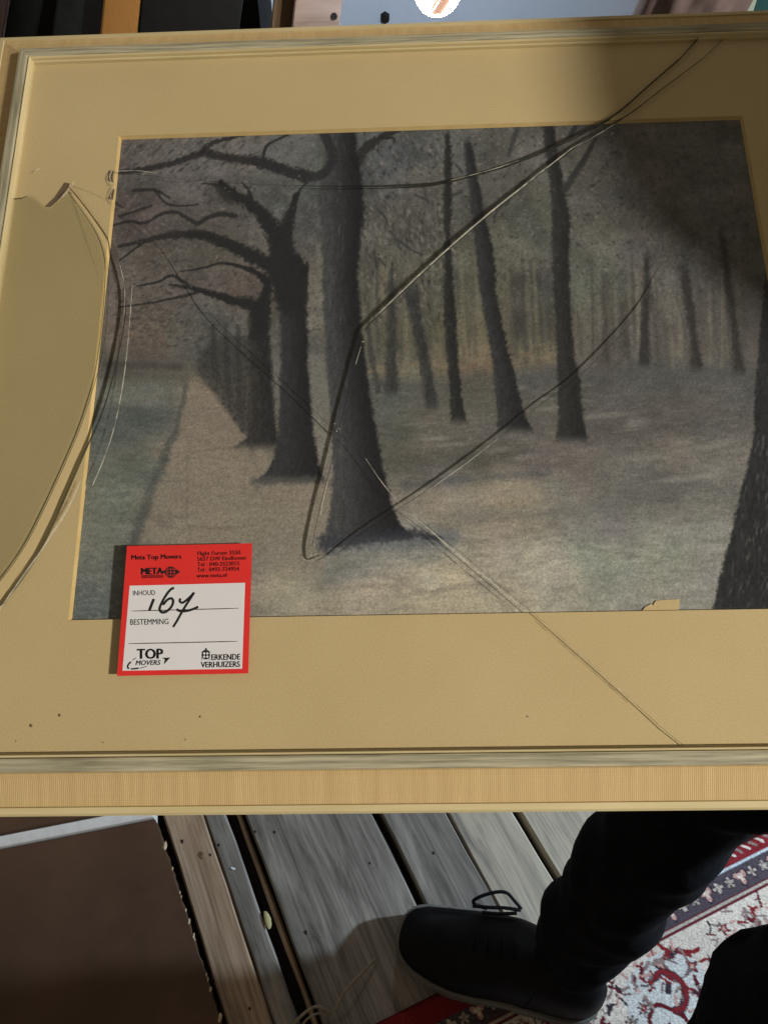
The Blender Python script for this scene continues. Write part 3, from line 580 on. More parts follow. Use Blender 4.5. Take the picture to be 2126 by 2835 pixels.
# foliage dabs
def leaves(n, x0, x1, y0, y1, an, spread, cols, ln=(8, 20), w=(4, 8), al=(0.3, 0.75)):
    for _ in range(n):
        x, y = rd.uniform(x0, x1), rd.uniform(y0, y1)
        dab(x, y, rd.uniform(*ln), rd.uniform(*w), an + rd.uniform(-spread, spread), rd.choice(cols), rd.uniform(*al))
DK = [(44, 42, 42), (50, 46, 44), (38, 40, 44)]; LT = [(118, 108, 100), (108, 102, 96), (125, 112, 102), (100, 98, 92)]
leaves(330, 335, 740, 370, 480, -0.65, 0.3, DK + LT + LT + LT, (12, 30), (4, 8))
leaves(560, 310, 900, 470, 960, -0.3, 0.8, DK + LT + LT, (8, 20), (4, 8), (0.2, 0.6))
leaves(330, 1000, 1260, 370, 720, 1.1, 0.5, DK + LT, (8, 18), (5, 10), (0.3, 0.8))
leaves(420, 1180, 1720, 340, 760, 0.4, 1.4, DK + LT, (7, 16), (4, 8))
leaves(320, 1000, 1260, 560, 900, 1.4, 0.4, DK + LT, (10, 26), (4, 7))
leaves(420, 1600, 2110, 330, 820, 0.2, 1.5, DK + LT, (8, 18), (5, 9), (0.2, 0.5))
leaves(260, 350, 560, 700, 960, -0.25, 0.5, [(58, 54, 51), (52, 48, 46), (104, 90, 80), (96, 86, 78)], (10, 24), (5, 8), (0.25, 0.6))
GM = [(104, 98, 94), (92, 87, 84), (114, 106, 100), (56, 53, 53), (64, 61, 60), (48, 47, 48)]
leaves(1500, 320, 900, 370, 960, -0.4, 1.0, GM, (5, 12), (4, 7), (0.2, 0.5))
leaves(1700, 1000, 1720, 340, 880, 0.8, 1.2, GM + [(100, 100, 88)], (5, 12), (4, 7), (0.2, 0.45))
leaves(900, 1580, 2130, 330, 860, 0.5, 1.5, GM, (6, 14), (4, 8), (0.15, 0.4))
# glow of dry leaves at the wood's edge
for _ in range(160):
    x = rd.uniform(1010, 1540); base = 1035 - (x - 1010) * 0.085; dab(x, base + rd.gauss(-8, 11), rd.uniform(12, 34), rd.uniform(6, 12), rd.uniform(-0.3, 0.1), rd.choice([(130, 108, 80), (122, 102, 76), (112, 90, 68), (126, 112, 86)]), rd.uniform(0.15, 0.42))
leaves(40, 1265, 1365, 1005, 1035, 0, 0.5, [(110, 86, 66), (104, 84, 64)], (14, 26), (7, 12), (0.2, 0.45))
# dark wood edge band
stroke([(1040, 1075), (1300, 1060), (1540, 1040), (1800, 1035), (2080, 1045)], 40, 46, (70, 70, 68), 0.4, 0.9, True, 0.6)
# ground: dappled shade and lights
for pts, w, col, al in [
 ([(1040, 1120), (1250, 1110), (1380, 1120)], 60, (74, 76, 72), 0.35), ([(1080, 1290), (1250, 1270), (1450, 1250)], 46, (72, 70, 64), 0.5), ([(1480, 1180), (1700, 1190), (2060, 1180)], 60, (70, 68, 66), 0.4),
 ([(1120, 1345), (1300, 1325), (1520, 1310)], 22, (72, 74, 78), 0.45), ([(1560, 1290), (1800, 1250), (2050, 1230)], 40, (86, 80, 74), 0.3), ([(1700, 1380), (1850, 1360), (2030, 1370)], 70, (84, 82, 78), 0.4),
 ([(900, 1505), (1100, 1500), (1250, 1485)], 44, (82, 84, 92), 0.6), ([(760, 1490), (900, 1500)], 40, (98, 96, 92), 0.5), ([(1250, 1430), (1500, 1420), (1700, 1400)], 36, (98, 98, 92), 0.4),
 ([(1050, 1385), (1250, 1375), (1480, 1360)], 44, (138, 126, 108), 0.4), ([(640, 1650), (1000, 1670), (1450, 1665)], 50, (156, 142, 118), 0.4), ([(1650, 1640), (1850, 1600)], 60, (122, 120, 106), 0.4),
 ([(610, 1150), (660, 1185)], 26, (106, 94, 80), 0.5), ([(560, 1560), (760, 1540), (960, 1590)], 26, (112, 108, 100), 0.35), ([(1200, 1640), (1330, 1615), (1420, 1640)], 14, (120, 110, 94), 0.5)]:
    stroke(pts, w, w, col, al, 0.95, True, 0.5)
for x, y, ln, w in [(1900, 1325, 130, 10), (1960, 1315, 90, 8), (1770, 1268, 150, 14), (1760, 1172, 60, 22), (1680, 1150, 150, 9), (1520, 1132, 60, 9), (1380, 1245, 80, 10), (1450, 1265, 70, 9), (1580, 1385, 50, 14), (1850, 1330, 60, 7), (1250, 1232, 90, 8), (1200, 1215, 70, 8), (1440, 1072, 30, 8), (2010, 1222, 60, 10), (1960, 1236, 80, 9), (1880, 1225, 50, 8)]:
    dab(x, y, ln * 1.15, w * 1.7, -0.08, (136, 128, 117), 0.42)
for _ in range(520): 
    x, y = rd.uniform(1000, 2080), rd.uniform(1060, 1690); dab(x, y, rd.uniform(14, 44), rd.uniform(3, 7), rd.uniform(-0.35, 0.05), rd.choice([(84, 82, 78), (128, 120, 106), (100, 98, 92), (140, 128, 108)]), rd.uniform(0.12, 0.35))
# pond, lawn edge and paving
def lay(rows, col, al, edge=6, seed=60):
    rows = np.array(rows, float); l = np.interp(Y, rows[:, 0], rows[:, 1]); r = np.interp(Y, rows[:, 0], rows[:, 2])
    d = np.minimum(X - l, r - X) + 8 * (vnoise(X, Y, 12, seed) - 0.5); blend(al * sm(-edge, edge, d) * sm(rows[0, 0] - 6, rows[0, 0] + 6, Y) * sm(rows[-1, 0], rows[-1, 0] - 90, Y), col)
lay([(1062, 514, 545), (1130, 503, 612), (1210, 487, 690), (1290, 452, 765), (1335, 438, 900), (1400, 418, 920), (1480, 388, 905), (1560, 362, 900), (1640, 350, 900)], (130, 116, 98), 0.62)
lay([(1050, 200, 500), (1075, 200, 505), (1120, 200, 500), (1140, 200, 495)], (112, 112, 102), 0.35, 6, 61)
lay([(980, 850, 898), (1100, 858, 912), (1200, 866, 918), (1330, 885, 920)], (116, 110, 100), 0.6, 6, 62); lay([(980, 752, 778), (1100, 758, 776), (1240, 764, 772)], (104, 98, 90), 0.6, 5, 63)
stroke([(300, 1010), (400, 1012), (500, 1016)], 20, 16, (64, 58, 54), 0.6, 0.7); stroke([(300, 1048), (400, 1045), (505, 1045)], 40, 36, (84, 80, 72), 0.5, 0.6)
for pts, w0, w1 in [([(516, 1065), (508, 1110), (498, 1140), (488, 1200), (468, 1230), (455, 1270)], 12, 22), ([(455, 1270), (440, 1310), (420, 1345), (408, 1400), (390, 1440), (372, 1500), (356, 1520)], 24, 30)]:
    stroke(pts, w0, w1, (58, 62, 62), 0.55, 0.9, True, 0.5)
blend(0.30 * sm(1120, 1128, Y) * sm(1260, 1160, Y) * sm(500, 470, X - (1200 - Y) * 0.1), (66, 72, 70))
for pts, w in [([(440, 1262), (560, 1248), (660, 1236)], 6), ([(420, 1332), (520, 1332)], 7), ([(380, 1432), (450, 1430), (520, 1434)], 9), ([(515, 1270), (520, 1340), (515, 1440)], 5), ([(440, 1450), (470, 1445)], 20), ([(520, 1455), (600, 1462), (700, 1456)], 8)]:
    stroke(pts, w, w, (92, 82, 72), 0.3, 0.8, True, 0.6)
leaves(120, 200, 480, 1050, 1700, 0.0, 0.25, [(110, 112, 102), (80, 86, 82), (92, 96, 90)], (20, 60), (5, 10), (0.15, 0.4))
leaves(70, 190, 330, 1560, 1715, 0.3, 0.6, [(128, 128, 116), (74, 82, 80)], (8, 20), (4, 8), (0.3, 0.6))
leaves(90, 470, 900, 1150, 1500, -0.1, 0.4, [(106, 94, 80), (138, 124, 104), (98, 88, 76)], (8, 26), (4, 8), (0.2, 0.5))
# dark undergrowth left of the trunks
lay([(930, 600, 700), (980, 555, 700), (1030, 545, 700), (1100, 600, 705), (1170, 660, 705), (1215, 690, 705), (1300, 700, 705)], (56, 54, 51), 0.75, 14, 64)
for xx in (590, 625, 658): stroke([(xx, 900), (xx + 4, 1000), (xx + 8, 1040 + (xx - 590) * 1.6)], 12, 20, (42, 42, 42), 0.55, 0.8, True, 0.5)
for _ in range(420):
    y = rd.uniform(950, 1200); x = rd.uniform(545 + max(0, y - 1020) * 0.72, 700); dab(x, y, rd.uniform(7, 15), rd.uniform(5, 9), 1.2 + rd.uniform(-0.6, 0.6), rd.choice([(46, 44, 42), (50, 48, 46), (42, 42, 42), (74, 71, 66), (58, 55, 53)]), rd.uniform(0.25, 0.55))
# trunks: rows of (height, left, right)
def trunk(rows, cl_, cr_, al=0.96, edge=5, bark=0.25, fade=14, seed=40):
    rows = np.array(rows, float); S = sub(rows[:, 1].min() - 20, rows[:, 2].max() + 20, rows[0, 0] - 20, rows[-1, 0] + 20)
    x, y = X[S], Y[S]; l = np.interp(y, rows[:, 0], rows[:, 1]); r = np.interp(y, rows[:, 0], rows[:, 2])
    wob = (vnoise(x, y, 9, seed) - 0.5) * 5 + (vnoise(x, y, 4, seed + 5) - 0.5) * 7; d = np.minimum(x - l, r - x) + wob; edge = edge * 1.35
    a = al * sm(-edge, edge, d) * sm(rows[0, 0] - fade, rows[0, 0] + fade, y) * sm(rows[-1, 0] + 14, rows[-1, 0] - 22, y)
    t = np.clip((x - l) / np.maximum(r - l, 1), 0, 1)[..., None]; t = t * t * (3 - 2 * t)
    col = (np.array(cl_) * (1 - t) + np.array(cr_) * t) / 255.0
    col = col * (1 + bark * 2 * (0.6 * vnoise(x * 2.5, y * 0.8, 14, seed + 1) + 0.4 * vnoise(x * 2, y, 6, seed + 2) - 0.5))[..., None]
    C[S] = C[S] * (1 - a[..., None]) + col * a[..., None]
TRK = (40, 42, 46)
trunk([(780, 1070, 1094), (900, 1070, 1097), (1000, 1068, 1098), (1092, 1064, 1104)], (52, 52, 50), (44, 45, 44), 0.9, 6, 0.25, 30)
stroke([(1018, 900), (1032, 1000), (1048, 1080)], 12, 18, (56, 55, 52), 0.75, 0.6, True, 0.5)
trunk([(800, 1116, 1150), (850, 1128, 1163), (900, 1140, 1172), (1000, 1160, 1190), (1060, 1170, 1200), (1132, 1177, 1214)], (48, 48, 46), (42, 44, 44), 0.92, 6, 0.25, 24)
stroke([(1152, 790), (1158, 830), (1152, 870)], 8, 14, (46, 46, 46), 0.8)
trunk([(365, 1233, 1243), (430, 1230, 1250), (500, 1228, 1250), (600, 1226, 1248), (655, 1232, 1245), (730, 1228, 1251), (800, 1228, 1255), (900, 1230, 1262), (1000, 1238, 1268), (1100, 1245, 1278), (1150, 1247, 1290), (1170, 1247, 1296)], (38, 38, 36), (26, 27, 27), 0.95, 4, 0.25)
trunk([(390, 1283, 1302), (450, 1287, 1315), (550, 1300, 1334), (600, 1306, 1342), (680, 1314, 1362), (740, 1322, 1371), (800, 1328, 1372), (900, 1345, 1390), (1000, 1362, 1416), (1100, 1372, 1440), (1160, 1378, 1456), (1195, 1372, 1478)], (46, 46, 48), (26, 28, 31), 0.96, 4, 0.22)
trunk([(322, 1500, 1530), (400, 1506, 1540), (500, 1522, 1558), (600, 1527, 1577), (700, 1527, 1575), (800, 1530, 1575), (900, 1537, 1582), (1000, 1540, 1590), (1060, 1545, 1608), (1110, 1545, 1608), (1180, 1545, 1618), (1220, 1536, 1628)], (40, 40, 40), (28, 29, 30), 0.96, 4, 0.22)
stroke([(1562, 525), (1592, 480), (1622, 430), (1648, 385)], 22, 10, (48, 47, 46), 0.9); stroke([(1575, 385), (1592, 350), (1604, 330)], 14, 12, (44, 44, 46), 0.85)
stroke([(1436, 345), (1420, 390), (1408, 430)], 15, 10, (52, 52, 54), 0.85); stroke([(1405, 425), (1440, 395)], 6, 4, (60, 58, 56), 0.6)
trunk([(770, 1662, 1680), (900, 1664, 1682), (1014, 1658, 1688)], (72, 66, 60), (64, 60, 55), 0.8, 6, 0.2, 40)
stroke([(1665, 815), (1640, 780)], 8, 5, (70, 66, 60), 0.6); stroke([(1672, 815), (1700, 780)], 8, 5, (70, 66, 60), 0.6)
trunk([(700, 1783, 1798), (800, 1778, 1800), (900, 1773, 1796), (1016, 1767, 1797)], (44, 42, 42), (40, 39, 39), 0.9, 5, 0.2, 30)
trunk([(740, 1878, 1903), (850, 1895, 1920), (950, 1908, 1932), (1026, 1910, 1948)], (46, 43, 43), (40, 38, 38), 0.9, 6, 0.2, 40)
trunk([(640, 1988, 2003), (800, 2005, 2026), (900, 2020, 2042), (1000, 2032, 2055), (1034, 2030, 2062)], (46, 42, 41), (40, 38, 37), 0.9, 6, 0.2, 40)
# trees on the left with their limbs
LB_ = (34, 33, 34)
for pts, w0, w1 in [
 ([(320, 478), (400, 468), (480, 452), (560, 424), (600, 430), (640, 438), (720, 448), (790, 472), (850, 488)], 12, 32),
 ([(560, 424), (590, 396), (680, 372), (720, 366)], 14, 6), ([(728, 440), (738, 405), (770, 386), (800, 372)], 8, 6),
 ([(985, 448), (1012, 412), (1050, 384), (1100, 362)], 34, 14), ([(1050, 384), (1085, 380), (1095, 392)], 10, 4),
 ([(770, 720), (765, 650), (725, 592), (665, 548), (612, 505)], 54, 16), ([(775, 660), (800, 600), (822, 535)], 42, 10), ([(640, 530), (600, 512), (560, 508)], 12, 4), ([(818, 560), (835, 520), (860, 500)], 9, 4), ([(700, 570), (690, 530), (670, 505)], 12, 4), ([(770, 745), (705, 712), (645, 682), (580, 655), (520, 648), (450, 655), (400, 668), (330, 682)], 42, 8),
 ([(705, 850), (645, 832), (590, 815), (540, 800), (470, 788)], 30, 6), ([(745, 800), (722, 765), (680, 742), (625, 730)], 20, 7), ([(835, 790), (845, 745)], 30, 22),
 ([(310, 626), (360, 612), (400, 618), (450, 592), (490, 588), (525, 608), (548, 618), (580, 600), (620, 592), (650, 598)], 7, 14), ([(370, 528), (430, 526), (470, 548)], 10, 6), ([(430, 528), (460, 562), (500, 570), (550, 566)], 7, 5),
 ([(330, 850), (420, 838), (500, 822), (560, 806)], 4, 9), ([(400, 668), (360, 700), (330, 722)], 8, 4), ([(330, 600), (420, 570)], 6, 6), ([(310, 555), (340, 575)], 7, 5)]:
    stroke(pts, w0, w1, LB_, 0.86, 0.45, True, 0.35)
for x, y in [(625, 535), (610, 520), (640, 550)]: dab(x, y, 46, 36, 0.5, (38, 37, 36), 0.7)
trunk([(830, 690, 742), (900, 690, 746), (1000, 692, 750), (1100, 695, 758), (1180, 692, 766), (1215, 682, 770), (1232, 655, 772), (1240, 645, 760)], (46, 44, 43), (30, 30, 33), 0.95, 6, 0.3, 20)
trunk([(700, 755, 828), (740, 750, 850), (800, 765, 845), (900, 775, 852), (1000, 778, 852), (1100, 775, 860), (1200, 768, 868), (1270, 758, 880), (1310, 735, 890), (1332, 700, 895)], (46, 46, 48), (24, 25, 29), 0.96, 5, 0.15, 16)
for pts, w0, w1 in [([(806, 830), (790, 745), (768, 665), (725, 594), (665, 548), (615, 508)], 74, 16), ([(812, 830), (802, 730), (800, 640), (822, 535)], 60, 10), ([(800, 840), (765, 752), (705, 712), (645, 682), (580, 656), (520, 648)], 58, 13), ([(838, 830), (846, 770), (850, 725)], 26, 8),
                    ([(716, 920), (712, 860), (690, 838), (645, 832), (590, 815)], 46, 14), ([(722, 900), (735, 830), (740, 790), (722, 762), (680, 742)], 40, 10), ([(680, 742), (620, 728), (560, 742), (500, 752)], 9, 4), ([(590, 815), (540, 800), (480, 764), (440, 780), (380, 792)], 12, 5), ([(725, 870), (735, 800), (752, 760)], 34, 8)]:
    stroke(pts, w0, w1, (31, 31, 33), 0.88, 0.5, True, 0.4)
stroke([(700, 1335), (790, 1330), (890, 1325)], 20, 22, (62, 62, 64), 0.55, 0.8, True, 0.6)
trunk([(330, 903, 985), (430, 897, 988), (480, 893, 1000), (530, 880, 1006), (600, 885, 1006), (650, 890, 1000), (760, 893, 990), (900, 897, 1000), (1000, 905, 1012), (1100, 912, 1026), (1200, 918, 1043), (1300, 922, 1062), (1400, 915, 1086), (1450, 908, 1108), (1478, 900, 1135), (1492, 895, 1150)], (62, 62, 63), (22, 23, 28), 0.97, 5, 0.15, 6)
stroke([(900, 1505), (1000, 1490), (1110, 1478), (1160, 1480), (1215, 1492)], 44, 12, (40, 42, 52), 0.75, 0.7, True, 0.5)
for x0, x1, n in [(910, 1000, 120)]:
    for _ in range(n):
        y = rd.uniform(380, 1460); l = np.interp(y, [380, 900, 1460], [908, 905, 920]); dab(l + rd.uniform(4, 50), y, rd.uniform(14, 40), rd.uniform(3, 6), 1.57 + rd.uniform(-0.2, 0.2), rd.choice([(86, 84, 82), (48, 49, 52), (76, 76, 74)]), rd.uniform(0.2, 0.45))
stroke([(700, 446), (790, 472), (850, 490), (892, 482), (918, 450), (916, 412), (898, 376)], 24, 26, (36, 37, 42), 0.9, 0.4, True, 0.35)
stroke([(880, 545), (850, 520), (880, 500)], 30, 20, (60, 60, 60), 0.3, 0.9)
dab(935, 575, 44, 34, 0.6, (44, 44, 46), 0.8)
# right-hand tree with flecked bark
trunk([(760, 2118, 2330), (900, 2104, 2330), (1000, 2095, 2330), (1100, 2088, 2330), (1200, 2085, 2330), (1250, 2077, 2330), (1320, 2060, 2330), (1400, 2040, 2330), (1500, 2018, 2330), (1600, 1990, 2330), (1700, 1968, 2330)], (34, 35, 37), (28, 29, 31), 0.97, 4, 0.3, 30)
for _ in range(420):
    y = rd.uniform(1120, 1690); l = np.interp(y, [1120, 1250, 1400, 1690], [2090, 2078, 2040, 1972]); dab(rd.uniform(l + 8, 2300), y, rd.uniform(10, 34), rd.uniform(3, 7), 1.75 + rd.uniform(-0.25, 0.25), rd.choice([(92, 90, 86), (84, 80, 78), (26, 27, 29), (24, 25, 27), (104, 98, 92)]), rd.uniform(0.3, 0.7))
# fine twigs and highlights
for pts in [[(1045, 580), (1065, 600), (1075, 625)], [(1080, 640), (1100, 665), (1106, 690)], [(1108, 668), (1135, 690), (1170, 705)], [(1250, 540), (1278, 533)], [(1260, 455), (1280, 478)], [(1150, 540), (1185, 555)], [(1035, 700), (1045, 745)], [(1050, 715), (1065, 735)], [(1086, 730), (1084, 790)], [(1400, 560), (1372, 590), (1366, 620)], [(1450, 500), (1420, 540), (1400, 570)]]:
    stroke(pts, 7, 5, (46, 46, 46), 0.75, 0.5, len(pts) > 2)
for _ in range(220):
    x, y = rd.uniform(330, 1700), rd.uniform(370, 900)
    if not (740 < x < 1015 and y > 640) and not (885 < x < 1010): dab(x, y, rd.uniform(5, 10), rd.uniform(4, 6), rd.uniform(0, 3), (134, 126, 116), rd.uniform(0.2, 0.45))
grain = np.random.default_rng(3).random((NY, NX)) - 0.5
C *= (1 + 0.16 * grain + 0.12 * (vnoise(X, Y, 5, 77) - 0.5))[..., None]
lum = C.mean(2, keepdims=True); C = np.clip((lum + (C - lum) * 0.80) * np.array([0.985, 1.005, 1.005]), 0.03, 0.95)
ALB = np.clip(lin(C) / 0.72 * np.array([1.0, 1.04, 1.12]), 0.004, 0.8)
gridmesh('drawing', np.stack([UU, VV, np.full(UU.shape, DZ)], -1)[::-1], ALB[::-1], M['pastel'], picture)

# ---- the broken pane, shard by shard
GZ0, GZ1 = 0.0006, 0.0027
gl_, gr_, gb_, gt_ = SL - 0.0015, SR + 0.0015, SB - 0.0015, ST + 0.0015
def G(pts, n=6): return [loc(p[0], p[1], GZ1)[:2] for p in spline(pts, n)]
def edgeT(px): return np.array([loc(px, 112, GZ1)[0], gt_])
cutA = [np.array([gl_, loc(45, 548, GZ1)[1]])] + G([(60, 546), (82, 540), (100, 548), (132, 574), (152, 562), (176, 540), (196, 512)], 4)
chipB = G([(196, 512), (250, 530), (306, 556)], 3)
c2 = G([(312, 474), (420, 484), (500, 494), (700, 507), (900, 514), (1100, 512), (1240, 500), (1440, 444), (1600, 374), (1700, 318), (1800, 232), (1880, 163)]) + [edgeT(1936)]
c1 = [edgeT(2008)] + G([(1950, 156), (1830, 246), (1740, 314), (1580, 414), (1330, 612), (1180, 745), (1040, 878), (1012, 908)])
dn1 = G([(1012, 908), (995, 970), (968, 1070), (945, 1160), (936, 1200)]); dn2 = G([(936, 1200), (912, 1300), (884, 1410), (866, 1500), (866, 1538)])
tip = G([(866, 1538), (874, 1550), (886, 1546), (904, 1538), (926, 1538)], 4)
bk1 = G([(926, 1538), (1010, 1470), (1112, 1402)]); bk2 = G([(1112, 1402), (1250, 1310), (1392, 1203), (1500, 1115), (1616, 1028), (1776, 858), (1856, 728), (1960, 560), (2120, 420)]) + [np.array([gr_, 0.155])]
c3a = G([(306, 556), (370, 605), (436, 658), (474, 698), (524, 778), (585, 868), (675, 958), (815, 1083), (936, 1200)]); c3b = G([(936, 1200), (975, 1233), (1112, 1402)])
c3c = G([(1112, 1402), (1235, 1496), (1468, 1690), (1600, 1805), (1740, 1930), (1840, 2022)]) + [np.array([loc(1905, 2080, GZ1)[0], gb_])]
c4 = G([(196, 512), (246, 574), (298, 648), (322, 700), (346, 790), (345, 880), (322, 1000), (286, 1130), (236, 1245), (112, 1520), (10, 1668)]) + [np.array([gl_, loc(-60, 1760, GZ1)[1]])]
g4 = G([(190, 522), (236, 585), (276, 650), (296, 720), (300, 820), (286, 960), (252, 1090), (200, 1235), (80, 1490), (-10, 1620)]) + [np.array([gl_, loc(-60, 1690, GZ1)[1]])]
notch = G([(306, 556), (318, 530), (306, 500), (312, 474)], 3)
P_ = lambda *a: np.array(a)
shards = {
 'A': cutA + chipB[1:] + notch[1:] + c2[1:] + [P_(gl_, gt_)],
 'B': notch[::-1][::-1] + c2[1:] + c1 + dn1[1:] + c3a[::-1][1:-1],
 'C': c3a + dn2[1:] + tip[1:] + bk1[1:] + c3c[1:] + [P_(gl_, gb_)] + c4[::-1] + chipB[1:-1],
 'D': c1 + dn1[1:] + c3b[1:] + bk2[1:] + [P_(gr_, gt_)],
 'E': dn2 + tip[1:] + bk1[1:] + c3b[::-1][1:-1],
 'F': c3c[::-1] + bk2[1:] + [P_(gr_, gb_)],
 'G': cutA[:-1] + g4,
}
def inset(poly, d):
    q = [p for i, p in enumerate(poly) if np.linalg.norm(p - poly[i - 1]) > 1e-5]; n = len(q)
    area = sum(q[i - 1][0] * q[i][1] - q[i][0] * q[i - 1][1] for i in range(n)) / 2
    if area < 0: q = q[::-1]
    out = []
    for i in range(n):
        a, b, c = q[i - 1], q[i], q[(i + 1) % n]; t = (b - a) / np.linalg.norm(b - a) + (c - b) / np.linalg.norm(c - b); L = np.linalg.norm(t)
        nn = np.array([-t[1], t[0]]) / (L if L > 0.2 else 1); out.append(b + nn * d)
    return out
for key, poly in shards.items():
    q = inset(poly, 0.00014); lift = {'A': 0, 'B': 0.0001, 'C': 0, 'D': 0.0004, 'E': 0.0002, 'F': 0, 'G': 0.0003}[key]
    bm = bmesh.new(); tl = (rd.uniform(-.0008, .0008), rd.uniform(-.0008, .0008)); cxm, cym = np.mean(q, 0)
    zz_ = lambda p, z: z + lift + tl[0] * (p[0] - cxm) + tl[1] * (p[1] - cym)
    fs = prism(bm, [(p[0], p[1], zz_(p, GZ0)) for p in q], [(p[0], p[1], zz_(p, GZ1)) for p in q])
    for f_ in fs: f_.material_index = 1
    me = bpy.data.meshes.new('glass_shard'); bm.to_mesh(me); bm.free()
    sh = link('glass_shard', me, [M['glass_tinted'] if key == 'G' else M['glass'], M['clear_edge']], picture)
# faces of the cracks: upright ribbons of broken glass, height shaped for their cast shadow
def crack(pts, h0, h1, zc=0.0017):
    q = [p for i, p in enumerate(pts) if i == 0 or np.linalg.norm(p - pts[i - 1]) > 1e-5]; n = len(q); v = []
    for i, p in enumerate(q):
        h = (h0 + (h1 - h0) * i / (n - 1)) * rd.uniform(0.9, 1.1) / 2; v += [(p[0], p[1], zc - h), (p[0], p[1], zc + h)]
    return pymesh('crack', v, [(2 * i, 2 * i + 2, 2 * i + 3, 2 * i + 1) for i in range(n - 1)], M['edge'], picture)
crack(c1[::-1][:30], 0.0024, 0.0022); crack(c1[::-1][29:], 0.0020, 0.0012); crack(dn1, 0.0021, 0.0021); crack(dn2, 0.0021, 0.0018); crack(tip, 0.0016, 0.0011)
crack(bk1, 0.0011, 0.0012); crack(bk2[:-18], 0.0013, 0.0012); crack(bk2[-19:-13], 0.0011, 0.0002); crack(c3a, 0.0003, 0.0012); crack(c3b, 0.0003, 0.0003); crack(c3c, 0.0007, 0.0010)
nc = len(c2); crack(c2[:nc // 3], 0.0003, 0.0003); crack(c2[nc // 3 - 1:nc // 2 + 2], 0.0003, 0.0034, 0.0021); crack(c2[nc // 2 + 1:], 0.0036, 0.0034, 0.0022)
crack(c4, 0.0012, 0.0026); crack(cutA[:5], 0.0012, 0.0004); crack(g4, 0.0006, 0.0008); crack(chipB, 0.0005, 0.0003)
# splintered rims as pale strips, glints put into their colour, and the curl of glass chipped off at the left
def glint(pts, w, z=GZ1 + 0.0007):
    q = [p for p in G(pts, 5)]; bm = bmesh.new(); pr = None
    for i, p in enumerate(q):
        d = q[min(i + 1, len(q) - 1)] - q[max(i - 1, 0)]; d = d / np.linalg.norm(d); nn = np.array([-d[1], d[0]]); ww = w * (0.45 + 0.55 * math.sin(math.pi * (i + .4) / len(q))) * rd.uniform(.7, 1.2) / 2
        cur = [bm.verts.new((*(p + nn * ww), z)), bm.verts.new((*(p - nn * ww), z)), bm.verts.new((*(p - nn * ww * .4), z - 0.0005)), bm.verts.new((*(p + nn * ww * .4), z - 0.0005))]
        if pr:
            for k in range(4): bm.faces.new((pr[k], pr[(k + 1) % 4], cur[(k + 1) % 4], cur[k]))
        pr = cur
    return bmobj('glint_rim', bm, M['splinter_glint'], picture)
glint([(1582, 412), (1460, 508), (1330, 612), (1180, 745), (1040, 878)], 0.0011)
glint([(1700, 345), (1640, 382), (1582, 412)], 0.0006)
glint([(1130, 1415), (1235, 1508), (1350, 1604), (1462, 1695)], 0.0008)
glint([(1012, 1270), (1060, 1340), (1112, 1402)], 0.0005)
glint([(368, 790), (362, 880), (352, 990), (338, 1090), (318, 1185), (290, 1270), (258, 1345)], 0.0007)
glint([(226, 1330), (190, 1410), (130, 1505), (60, 1605), (0, 1690)], 0.0012)
glint([(165, 560), (186, 540), (202, 520), (210, 506)], 0.0009, GZ1 + 0.002)
glint([(98, 480), (104, 472), (114, 468)], 0.0010)
glint([(908, 1330), (897, 1380), (888, 1425)], 0.0005); glint([(1000, 960), (985, 1010)], 0.0004); glint([(1180, 1362), (1290, 1284), (1380, 1214)], 0.00035); glint([(1250, 500), (1380, 465), (1500, 420)], 0.0004)
glint([(330, 720), (347, 795), (346, 870)], 0.0004); glint([(1500, 1720), (1640, 1842), (1760, 1950)], 0.0004)
for jx, jy, nq in [(1012, 908, 4), (936, 1200, 3), (1112, 1402, 4), (880, 1546, 4), (200, 520, 4), (312, 515, 3), (1700, 330, 3)]:
    for _ in range(nq):                      # loose slivers along the breaks
        p = loc(jx + rd.gauss(0, 22), jy + rd.gauss(0, 22), GZ1)[:2]; an = rd.uniform(0, 6.28); ln = rd.uniform(.0008, .0026); wd_ = rd.uniform(.0002, .0006)
        t_ = np.array([math.cos(an), math.sin(an)]); n_ = np.array([-t_[1], t_[0]]); tri_ = [p, p + t_ * ln, p + t_ * ln * .4 + n_ * wd_]
        bm = bmesh.new(); prism(bm, [(*q, GZ1 + .0006) for q in tri_], [(*q, GZ1 + .0009) for q in tri_]); bmobj('glass_sliver', bm, M['splinter_glint'], picture)
glint([(312, 474), (306, 490), (310, 505), (322, 512)], 0.0006)
glint([(315, 520), (308, 545), (316, 560)], 0.0005)
glint([(322, 476), (380, 474), (440, 482)], 0.0004)
cv = [(125, 572), (140, 572), (168, 548), (188, 522), (194, 508), (180, 505), (170, 520), (152, 546)]  # flat dark crescent laid down as the curled chip's shadow
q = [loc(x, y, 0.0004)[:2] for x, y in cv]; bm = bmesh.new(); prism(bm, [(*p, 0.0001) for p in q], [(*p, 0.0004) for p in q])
lf_ = bmobj('gap_and_shadow', bm, M['backing'], mb); lf_['label'] = 'dark crescent painted as the shadow of a curled glass chip beside the left crack'
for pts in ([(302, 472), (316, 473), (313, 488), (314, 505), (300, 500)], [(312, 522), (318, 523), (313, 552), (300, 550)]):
    q = [loc(x, y, 0.0004)[:2] for x, y in pts]; bm = bmesh.new(); prism(bm, [(*p, 0.0001) for p in q], [(*p, 0.0004) for p in q]); bmobj('gap_and_shadow', bm, M['backing'], mb)

